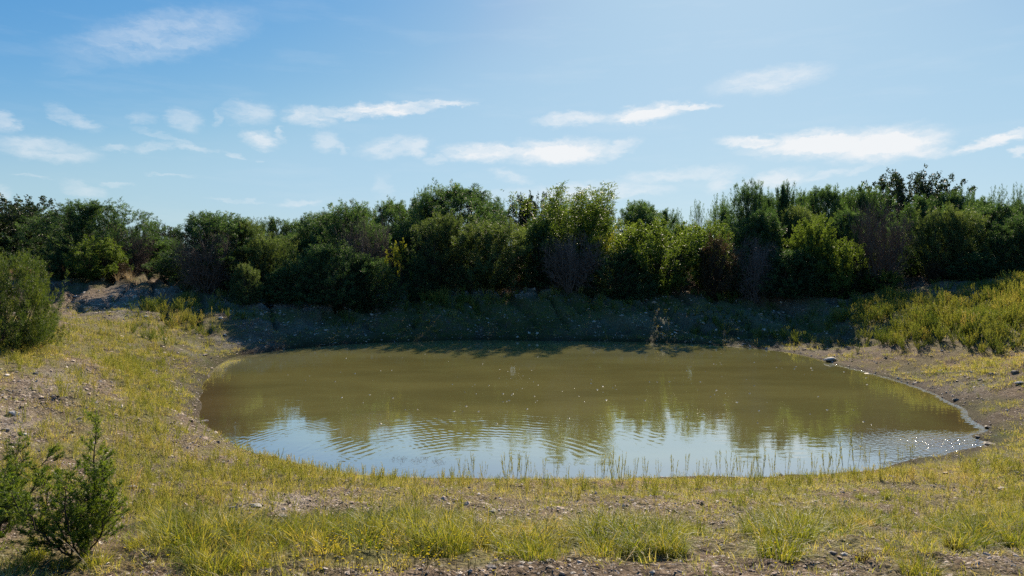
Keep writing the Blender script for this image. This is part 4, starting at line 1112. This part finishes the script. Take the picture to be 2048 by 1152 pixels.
def stone_mesh(seed, mat, sub=2, flat=.6, name='stone', rough=.35):
    import bmesh
    bm = bmesh.new(); bmesh.ops.create_icosphere(bm, subdivisions=sub, radius=.5)
    rg = np.random.default_rng(seed)
    pl = norm(rg.normal(size=(9, 3))); off = rg.uniform(.22, .42, 9); st = np.array([rg.uniform(.8, 1.3), rg.uniform(.7, 1.0), flat * rg.uniform(.7, 1.2)])
    for v in bm.verts:
        p = np.array(v.co)
        for n_, o_ in zip(pl, off):
            e = p @ n_ - o_
            if e > 0: p = p - n_ * e * .9
        p = p * (1 + rough * .22 * rg.normal()) * st
        v.co = p
    me = bpy.data.meshes.new(name); bm.to_mesh(me); bm.free(); me.materials.append(mat)
    me.polygons.foreach_set('use_smooth', np.zeros(len(me.polygons), bool))
    return me


C_stone = proto_collection('gravel_stone', [stone_mesh(200 + i, M['gravel'], 1, .46, 'gravel_stone') for i in range(8)])


def candidates(dens):
    """random land spots: dens = [(r0, r1, per m2)] in rings round the viewpoint, within the seen sector"""
    out = []
    for (r0, r1, k) in dens:
        a0, a1 = R(-41), R(41); area = .5 * (a1 - a0) * (r1 ** 2 - r0 ** 2); n = int(area * k)
        r = np.sqrt(rng.random(n) * (r1 ** 2 - r0 ** 2) + r0 ** 2); a = rng.uniform(a0, a1, n)
        out.append(np.stack([r * np.sin(a), r * np.cos(a)], 1))
    p = np.concatenate(out); d = sdist(p[:, 0], p[:, 1]); p = p[d > .02]; d = d[d > .02]
    z = terrain(p[:, 0], p[:, 1], d)
    return p[:, 0], p[:, 1], z, d


def place(name, coll, npro, dens, prob, size, label, tilt=.12, tint=(.4, .18), dz=0.0, yscale=None, tintf=None):
    x, y, z, d = candidates(dens); g, side = masks(x, y, z, d)
    pr = prob(g, x, y, d, side); ok = rng.random(len(x)) < pr
    x, y, z, d, pr = x[ok], y[ok], z[ok], d[ok], pr[ok]; n = len(x)
    s = size(x, y, pr) * rng.uniform(.65, 1.3, n)
    rot = np.stack([rng.normal(size=n) * tilt, rng.normal(size=n) * tilt, rng.random(n) * 6.283], 1)
    scl = np.stack([s, s, s * (rng.uniform(.8, 1.2, n) if yscale is None else yscale(n))], 1)
    tn = np.clip(rng.normal(tint[0], tint[1], n) + (0 if tintf is None else tintf(x, y, d)), 0, 1.2)
    scatter(name, np.stack([x, y, z + dz * s], 1), rot, scl, rng.integers(0, npro, n), tn, coll, label)
    return n


dryf = lambda x, y, d: .35 * (fbm(x * .7, y * .7, 3, 301) - .5)
shade_thin = lambda y: sstep(34, 31, y)
cnt = {}
cnt['bunch'] = place('grass', C_bunch, 6, [(2.6, 7, 85), (7, 12, 50)], lambda g, x, y, d, s: np.clip(g['bunch'] * 1.2 - .14, 0, 1) * sstep(.42, .60, fbm(x * 2.4, y * 2.4, 3, 311) + .24 * g['bunch']) * (1 - .8 * g['bare']),
                     lambda x, y, p: .50 + .62 * p, 'bright yellow green bunch grass across the foreground', tint=(.36, .26), tintf=lambda x, y, d: dryf(x, y, d) * 1.3)
cnt['wisp'] = place('weedy_grass', C_wisp, 6, [(2.6, 7, 150), (7, 13, 120), (13, 24, 60), (24, 34, 22)],
                    lambda g, x, y, d, s: np.clip(1.05 * g['wisp'] + .06, 0, 1) * sstep(.38, .60, fbm(x * 1.7, y * 1.7, 3, 321) + .20 * g['wisp']) * (1 - .85 * g['bare']) * (1 - .62 * sstep(10, 8, y) * sstep(-3.5, -1, x)) * sstep(.1, .6, d) * sstep(36, 33, y),
                    lambda x, y, p: .68 + .024 * np.minimum(y, 30), 'thin yellow green weedy grass on the slopes round the pond', tint=(.44, .18), tintf=lambda x, y, d: dryf(x, y, d) * 1.4)
cnt['turf'] = place('turf', C_turf, 5, [(2.6, 7, 190), (7, 13, 150), (13, 24, 80), (24, 34, 34)],
                    lambda g, x, y, d, s: np.clip(.34 + .6 * g['dry'] + .55 * g['moss'] + .5 * g['wisp'] + .4 * g['bunch'], 0, 1) * sstep(.36, .58, fbm(x * 2.6, y * 2.6, 3, 331) + .12 * g['dry'] + .1 * g['moss']) * (1 - .8 * g['bare']) * sstep(.05, .35, d) * sstep(35, 33, y),
                    lambda x, y, p: .8 + .035 * np.minimum(y, 30), 'short brownish green turf in patches on the stony earth', tint=(.58, .22), tintf=lambda x, y, d: dryf(x, y, d) * 1.3)
cnt['tall'] = place('tall_weeds', C_tall, 6, [(18, 36, 14)], lambda g, x, y, d, s: np.clip(1.15 * g['tall'] - .05 + .05 * (d > 1.2), 0, 1) * sstep(.34, .54, fbm(x * 1.1, y * 1.1, 3, 341) + .2 * g['tall']),
                    lambda x, y, p: .7 + .5 * p, 'tall green gold weeds covering the right bank and the far slope', tint=(.45, .32), tintf=dryf)
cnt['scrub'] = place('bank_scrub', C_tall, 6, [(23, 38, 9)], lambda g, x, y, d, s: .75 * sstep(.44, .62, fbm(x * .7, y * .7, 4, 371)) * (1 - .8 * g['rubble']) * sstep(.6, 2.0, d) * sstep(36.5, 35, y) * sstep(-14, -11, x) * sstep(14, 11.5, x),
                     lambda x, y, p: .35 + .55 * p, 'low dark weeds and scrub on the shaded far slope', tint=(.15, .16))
cnt['blond'] = place('blond_grass', C_blond, 4, [(28, 38, 22)], lambda g, x, y, d, s: np.clip(g['blond'] - .15, 0, 1), lambda x, y, p: .75 + .3 * p, 'blond dry grass on the crest of the left bank', tint=(.5, .2))
cnt['straw'] = place('straw', C_straw, 6, [(2.6, 7, 26), (7, 13, 12)], lambda g, x, y, d, s: np.clip(.35 + .4 * g['bunch'] - .3 * g['bare'], 0, 1) * sstep(.3, .8, d), lambda x, y, p: .8 + 0 * x, 'pale dry straws lying and standing among the foreground grass', tilt=.55, tint=(.5, .25))
cnt['fine'] = place('gravel', C_stone, 8, [(2.6, 7, 900), (7, 13, 420), (13, 24, 150), (24, 36, 60)],
                    lambda g, x, y, d, s: np.clip(.34 + .85 * g['bare'] + .6 * g['rubble'] + .12 * g['wet'] - .35 * g['bunch'] - .2 * g['tall'], 0.02, 1) * sstep(.33, .6, fbm(x * 1.9, y * 1.9, 3, 351) + .2 * g['bare'] + .05 * g['wet']),
                    lambda x, y, p: (.010 + .0020 * np.minimum(y, 30)) * (.7 + 1.7 * rng.random(len(x)) ** 5), 'pale limestone gravel scattered over the bare earth', tilt=.3, tint=(.5, .25), dz=.04)
cnt['cobble'] = place('stones', C_stone, 8, [(2.6, 7, 6), (7, 13, 5), (13, 24, 7), (24, 36, 11)],
                      lambda g, x, y, d, s: np.clip(.22 +   .8 * g['bare'] + .7 * g['rubble'] + .1 * g['wet'] - .3 * g['bunch'], 0, 1) * sstep(.42, .66, fbm(x * .9, y * .9, 3, 361) + .2 * g['bare'] + .22 * g['rubble'] + .05),
                      lambda x, y, p: (.035 + .0028 * np.minimum(y, 30)) * (.6 + 1.5 * rng.random(len(x)) ** 4), 'loose fist sized stones on the banks of the pond', tilt=.3, tint=(.58, .24), dz=.1)
# leaf litter and dead stalks under the thicket
C_litter = tuft_set('dead_stalk_tuft', M['brownleaf'], lambda mb, rg: blades(mb, 26, rg, .14, .06, .34, .012, .9, .8), 4, 210)
_br = leaf_mat('litter_blades', [(0, (.08, .045, .026)), (.5, (.15, .085, .045)), (1, (.26, .16, .09))], .3, (1.2, 1.0, .7), .7, True)
for o in C_litter.objects: o.data.materials[0] = _br
cnt['litter'] = place('leaf_litter', C_litter, 4, [(31, 48, 10)], lambda g, x, y, d, s: sstep(34.5, 37, y) * .8 * (d > 3), lambda x, y, p: 1 + 0 * x, 'reddish brown dead leaves and stalks on the floor of the thicket', tilt=.3, tint=(.45, .25))
print('SCATTER', cnt)

# yellow flowers
fl = MB(); rgf = np.random.default_rng(5)
flp = []
while len(flp) < 260:
    px = rgf.normal(760, 130); py = rgf.normal(1090, 32)
    if 520 < px < 1130 and 1020 < py < 1150: flp.append((px, py))
flp += [(rgf.uniform(0, 2048), rgf.uniform(1060, 1150)) for _ in range(60)]
cache = np.array(flp)
for (px, py) in flp:
    u, v = pix_dir(px, py); t = np.linspace(2.8, 9, 160); zt = terrain(u * t, t); k = int(np.argmax(CAMZ + v * t <= zt + .10))
    x, y, z = u * t[k], t[k], zt[k]; h = rgf.uniform(.05, .13); top = np.array([x, y, z + h]) + rgf.normal(size=3) * .015
    add_tube(fl, [[x, y, z], top], [.0012, .0009], 3, .0)
    n = 7; a = np.arange(n) / n * 6.283; dd = norm(np.stack([np.cos(a), np.sin(a), .35 + 0 * a], 1) + rgf.normal(size=3) * .25)
    add_leaves(fl, np.repeat(top[None], n, 0), dd, .0075, .0052, np.full(n, .7), rgf, True)
fo_ = bpy.data.objects.new('wildflowers', fl.mesh('wildflowers', M['petal'])); col.objects.link(fo_)
tag(fo_, 'tiny yellow wildflowers dotted through the foreground grass', kind='stuff')

# floating specks on the water
sp = MB(); n = 150
pxs = np.concatenate([rgf.uniform(560, 1750, 110), rgf.normal(1250, 260, 40)]); pys = np.concatenate([rgf.uniform(708, 850, 110), rgf.normal(760, 30, 40)])
for px, py in zip(pxs, pys):
    x, y = on_z(px, py)
    if sdist(np.array([x]), np.array([y]))[0] > -.6: continue
    s = rgf.uniform(.008, .024); a = rgf.random() * 6.28; k = 6; th = np.arange(k) / k * 6.283 + a
    rr = s * rgf.uniform(.6, 1.2, k)
    v = np.stack([x + np.cos(th) * rr * 1.4, y + np.sin(th) * rr, np.full(k, .004)], 1); v2 = np.vstack([v, [[x, y, .004 + s * .7]]])
    sp.add(v2, [(i, (i + 1) % k, k) for i in range(k)], rgf.random())
M['speck'] = leaf_mat('floating_bits', [(0, (.30, .27, .2)), (1, (.75, .72, .62))], .2, (1, 1, 1), .5)
so_ = bpy.data.objects.new('floating_debris', sp.mesh('floating_debris', M['speck'])); col.objects.link(so_)
tag(so_, 'pale bits of leaf and fluff floating on the pond', kind='stuff')

# ---------------------------------------------------------------- weeds on the near shoreline
GW = 'thin weeds standing along the near shoreline'
wp = []
for i in range(6):
    rg = np.random.default_rng(400 + i); st = MB(); lf = MB()
    h = .42; ns = (3, 4, 6, 7, 5, 3)[i]
    for s in range(ns):
        a = rg.random() * 6.283; d = norm(np.array([math.cos(a) * .26 * rg.random(), math.sin(a) * .26 * rg.random(), 1.]))
        o = np.array([math.cos(a), math.sin(a), -.03]) * .03; l = h * rg.uniform(.62, 1.0)
        p = limb(o, o + d * l, rg, 6, .01, .025); add_tube(st, p, np.linspace(.0022, .0008, 6), 3, .4)
        n = 30; t = .30 + .70 * rg.random(n); k = t * 5; ii = np.minimum(4, k.astype(int)); fr = (k - ii)[:, None]; q_ = p[ii] * (1 - fr) + p[ii + 1] * fr
        ld = norm(d[None] + rg.normal(size=(n, 3)) * .38)
        add_leaves(lf, q_, ld, rg.uniform(.02, .05, n), rg.uniform(.004, .008, n), np.clip(rg.normal(.45, .2, n), 0, 1), rg)
    wp.append((st.mesh('weed_stem', M['weed']), lf.mesh('weed_leaves', M['weed'])))
WEEDS = [(905, 30, 2), (925, 46, 3), (945, 52, 3), (968, 44, 4), (1014, 60, 3), (1030, 64, 2), (1045, 56, 3), (1062, 48, 0), (1085, 44, 1), (1110, 50, 1), (1136, 36, 0), (1192, 44, 0), (1208, 58, 2), (1226, 66, 3), (1243, 60, 2),
         (1268, 46, 1), (1290, 50, 4), (1316, 44, 0), (1346, 54, 4), (1370, 48, 1), (1396, 40, 0), (1412, 46, 4), (1436, 52, 1), (1458, 58, 4), (1478, 54, 2), (1500, 50, 3), (1522, 60, 2), (1546, 56, 4), (1572, 46, 1), (1600, 44, 0),
         (1626, 50, 4), (1652, 56, 2), (1668, 60, 4), (1692, 84, 5), (1712, 78, 5), (1736, 52, 1), (1764, 44, 2), (1798, 40, 4), (1822, 44, 2)]
ORD = ['first', 'second', 'third', 'fourth', 'fifth', 'sixth', 'seventh', 'eighth', 'ninth', 'tenth', 'eleventh', 'twelfth', 'thirteenth', 'fourteenth', 'fifteenth', 'sixteenth', 'seventeenth', 'eighteenth', 'nineteenth', 'twentieth']
nW = len(WEEDS)
for i, (px, hp, k) in enumerate(WEEDS):
    base = np.interp(px, [p[0] for p in SHORE[22:31]][::-1], [p[1] for p in SHORE[22:31]][::-1]) + rng.uniform(-1, 4)
    x, y, z = ground_at(px, base)
    e = bpy.data.objects.new('shore_weed', None); e.location = (x, y, max(z, -.02)); s = hp * y / F / .40
    e.scale = (s * .9, s * .9, s); e.rotation_euler = (0, 0, rng.random() * 6.28); col.objects.link(e)
    look = ('sparse', 'slim', 'bushy', 'dense', 'many stemmed', 'tall bare stemmed')[k]
    side_ = ORD[i] + ' from the left' if i < nW / 2 else ORD[nW - 1 - i] + ' from the right'
    if side_ == 'first from the left': side_ = 'leftmost'
    if side_ == 'first from the right': side_ = 'rightmost'
    tag(e, f'{look} green weed on the near shoreline, {side_} in the row', 'weed', GW)
    for nm, me in zip(('stem', 'leaves'), wp[k]):
        o = bpy.data.objects.new(nm, me); o.parent = e; col.objects.link(o)
# feathery purplish seed grass by the water
sg = MB(); rg = np.random.default_rng(77); blades(sg, 9, rg, .04, .25, .5, .003, .5, .5, .7, .15)
sgh = MB()
for j in range(9):
    a = rg.random() * 6.283; o = np.array([math.cos(a), math.sin(a), 0]) * .12 + np.array([0, 0, .36]); nn = 12
    add_leaves(sgh, o + rg.normal(size=(nn, 3)) * .03, norm(rg.normal(size=(nn, 3)) + np.array([0, 0, .5])), .07, .004, np.full(nn, .7), rg)
m1 = sg.mesh('seed_grass_stem', M['weed']); m2 = sgh.mesh('seed_grass_head', M['brownleaf'])
for px, py, hp, w in ((796, 952, 44, 'left of a dark stalk'), (838, 953, 48, 'right of a dark flat rock'), (880, 955, 42, 'before the first shoreline weed')):
    x, y, z = ground_at(px, py); e = bpy.data.objects.new('seed_grass', None); e.location = (x, y, z); s = hp * y / F / .46; e.scale = (s, s, s); e.rotation_euler = (0, 0, px)
    col.objects.link(e); tag(e, 'feathery purplish seed grass at the waterline ' + w, 'grass tuft', 'seed grasses at the waterline')
    for nm, me in (('stem', m1), ('seed_head', m2)):
        o = bpy.data.objects.new(nm, me); o.parent = e; col.objects.link(o)

# ---------------------------------------------------------------- single grass clumps and dead tufts
GC = 'large grass clumps in the foreground'
cl = []
for i in range(4):
    mb = MB(); rg = np.random.default_rng(500 + i); blades(mb, 460, rg, .18, .07, .29, .0052, .55, 1.3, .48, .28); blades(mb, 26, rg, .15, .2, .42, .0026, .5, .8, 1.0, .1); cl.append(mb.mesh('grass_clump', M['clump']))
for (px, py, wp_, hp, k, lab) in [
    (1560, 1112, 165, 80, 0, 'big bright green grass clump above the bare gravel, right of the middle'),
    (1345, 1108, 95, 56, 1, 'dark based green clump at the right end of the central grass band'),
    (1205, 1112, 150, 66, 2, 'thick grass clump in the central band with deep shade under it'),
    (1075, 1114, 130, 66, 3, 'grass clump in the central band below a pale stone'),
    (905, 1112, 120, 100, 1, 'dark green upright clump right of the yellow flowers'),
    (985, 1095, 90, 60, 0, 'leafy green clump between the dark upright clump and the pale stone'),
    (430, 1142, 170, 80, 2, 'broad grass clump right of the juniper sapling at the lower edge'),
    (345, 1075, 120, 80, 3, 'tall yellow green clump at the right foot of the juniper sapling'),
    (560, 1080, 120, 56, 0, 'pale yellow green clump below a flat grey stone'),
    (1945, 1092, 95, 50, 3, 'bright clump right of the dark dead tuft at the lower right'),
    (2035, 1092, 120, 60, 2, 'bright clump cut by the right edge of the picture'),
    (1840, 1150, 130, 60, 1, 'reddish green clump at the lower edge, right of the small dead tuft'),
    (1690, 1062, 110, 36, 3, 'low spreading clump behind the biggest bright one on the right')]:
    x, y, z = ground_at(px, py); o = bpy.data.objects.new('grass_clump', cl[k]); s = wp_ * y / F / .62
    o.location = (x, y, z); o.scale = (s, s, hp * y / F / .25); o.rotation_euler = (0, 0, rng.random() * 6.28); col.objects.link(o); tag(o, lab, 'grass clump', GC)
mb = MB(); rg = np.random.default_rng(520); blades(mb, 420, rg, .05, .05, .10, .003, .75, .35, .5, .3); dt = mb.mesh('dead_tuft', M['deadtuft'])
for (px, py, wp_, lab) in [(1912, 1098, 44, 'round dark brown dead tuft on bare earth at the lower right'), (1722, 1122, 30, 'smaller dark dead tuft left of the reddish green clump')]:
    x, y, z = ground_at(px, py); o = bpy.data.objects.new('dead_tuft', dt); s = wp_ * y / F / .16
    o.location = (x, y, z); o.scale = (s, s, s); col.objects.link(o); tag(o, lab, 'grass tuft', 'dead tufts')

# ---------------------------------------------------------------- rocks
rk = {k: [stone_mesh(600 + 10 * j + i, M[k], 3, .55, 'rock', .13) for i in range(3)] for j, k in enumerate(('pale_rock', 'dark_rock', 'grey_rock'))}
ROCKS = [
    (1662, 722, 34, .5, 'pale_rock', 'large pale flat rock at the right end of the far shore'),
    (1735, 748, 14, .7, 'dark_rock', 'small dark rock in the waterline right of the large pale flat rock'),
    (1912, 802, 18, .6, 'dark_rock', 'dark rock half way along the glittering right shore'),
    (1977, 855, 20, .6, 'dark_rock', 'dark rock at the right tip of the pond'),
    (1982, 890, 34, .55, 'dark_rock', 'biggest dark rock on the mossy ground at the right'),
    (2020, 893, 22, .4, 'grey_rock', 'flat grey rock right of the biggest dark rock'),
    (1955, 874, 12, .6, 'grey_rock', 'small grey rock in the moss above the biggest dark rock'),
    (2030, 745, 20, .5, 'grey_rock', 'grey rock on the dry right slope near the edge'),
    (1985, 750, 24, .5, 'grey_rock', 'low grey rock on the dry right slope, left of the one by the edge'),
    (2040, 768, 22, .45, 'pale_rock', 'pale flat stone below the grey rock on the right slope'),
    (1960, 762, 16, .5, 'grey_rock', 'small grey stone on the right slope below the low grey rock'),
    (548, 919, 36, .42, 'dark_rock', 'dark flat rock lying in the water at the left near shore'),
    (648, 934, 30, .22, 'dark_rock', 'thin dark slab in the water right of the dark flat rock'),
    (760, 954, 26, .4, 'dark_rock', 'dark rock at the waterline left of the seed grasses'),
    (437, 886, 16, .6, 'dark_rock', 'dark rock in the corner of the left shore'),
    (456, 893, 9, .7, 'dark_rock', 'tiny dark rock right of the one in the left shore corner'),
    (415, 862, 14, .6, 'dark_rock', 'dark wet stone above the left shore corner'),
    (408, 842, 20, .45, 'grey_rock', 'flat grey stone on the muddy left shore'),
    (395, 761, 14, .5, 'dark_rock', 'small dark stone at the upper left shore'),
    (350, 781, 13, .7, 'pale_rock', 'single pale stone on the mossy earth of the left slope'),
    (70, 748, 12, .9, 'grey_rock', 'upright grey stone on the bare left slope'),
    (28, 829, 30, .55, 'pale_rock', 'pale block on the left slope above the saplings'),
    (12, 862, 26, .6, 'grey_rock', 'grey rock in the rubble at the left edge'),
    (48, 872, 22, .5, 'pale_rock', 'pale flat stone in the rubble left of the sapling top'),
    (294, 985, 36, .8, 'dark_rock', 'dark boulder right of the juniper sapling'),
    (266, 976, 28, .6, 'grey_rock', 'grey broken rock touching the dark boulder'),
    (240, 992, 16, .6, 'pale_rock', 'small whitish stone behind the juniper sapling'),
    (568, 1034, 30, .5, 'grey_rock', 'flat grey rock in the gravel left of the yellow flowers'),
    (510, 1012, 34, .4, 'pale_rock', 'pale flattish rubble stone in the middle of the gravel patch'),
    (466, 1020, 22, .9, 'grey_rock', 'upright grey stone at the left of the gravel patch'),
    (985, 1026, 18, .6, 'pale_rock', 'whitish stone above the central grass band'),
    (832, 1048, 18, .45, 'grey_rock', 'small grey stone in the grass above the dark upright clump'),
    (640, 1045, 16, .5, 'grey_rock', 'grey stone in weeds right of the flat grey rock'),
    (1555, 1010, 30, .22, 'grey_rock', 'thin grey slab in the short grass right of the middle'),
    (1665, 1108, 24, .6, 'grey_rock', 'grey stone right of the biggest bright clump'),
    (1690, 1112, 20, .6, 'pale_rock', 'paler stone touching the grey one beside the biggest bright clump'),
    (985, 1138, 26, .5, 'grey_rock', 'grey stone on the gravel at the lower edge, left of the middle'),
    (1305, 1146, 22, .5, 'pale_rock', 'pale stone on the gravel at the lower edge under the central band'),
    (2005, 978, 22, .4, 'pale_rock', 'flat pale stone in the dry grass at the right edge'),
    (1785, 955, 20, .35, 'grey_rock', 'flat grey stone in the dry grass below the glitter'),
    (1035, 676, 9, .9, 'pale_rock', 'white stone on the shaded far shore near the centre'),
    (1188, 645, 9, .8, 'pale_rock', 'white stone on the shaded far slope below the willow'),
    (1292, 628, 8, .7, 'pale_rock', 'white stone on the shaded far slope below the lime green shrub'),
    (1338, 628, 7, .7, 'pale_rock', 'small white stone left of the sunlit gap'),
    (1478, 648, 9, .6, 'pale_rock', 'white stone on the far slope right of the sunlit gap'),
    (1555, 672, 8, .6, 'pale_rock', 'white stone above the far shore near its right end'),
    (1375, 622, 8, .6, 'pale_rock', 'white stone on the far slope inside the sunlit streak'),
    (560, 629, 8, .6, 'pale_rock', 'white stone in the shade under the two low bushes'),
    (450, 672, 10, .6, 'pale_rock', 'white stone where the left shade meets the grass'),
    (520, 682, 9, .6, 'pale_rock', 'white stone on the shaded rubble of the left far shore'),
    (350, 640, 8, .7, 'pale_rock', 'white stone in weeds on the upper left bank'),
]
for i, (px, py, w, asp, kind, lab) in enumerate(ROCKS):
    x, y, z = ground_at(px, py)
    e = bpy.data.objects.new('rock', rk[kind][i % 3]); s = w * y / F
    e.location = (x, y, max(z, -.02) + s * asp * .04); e.scale = (s, s * .8, s * asp * 1.5); e.rotation_euler = (rng.normal() * .08, rng.normal() * .08, rng.uniform(-.5, .5))
    col.objects.link(e); tag(e, lab, 'rock', 'rocks round the pond')
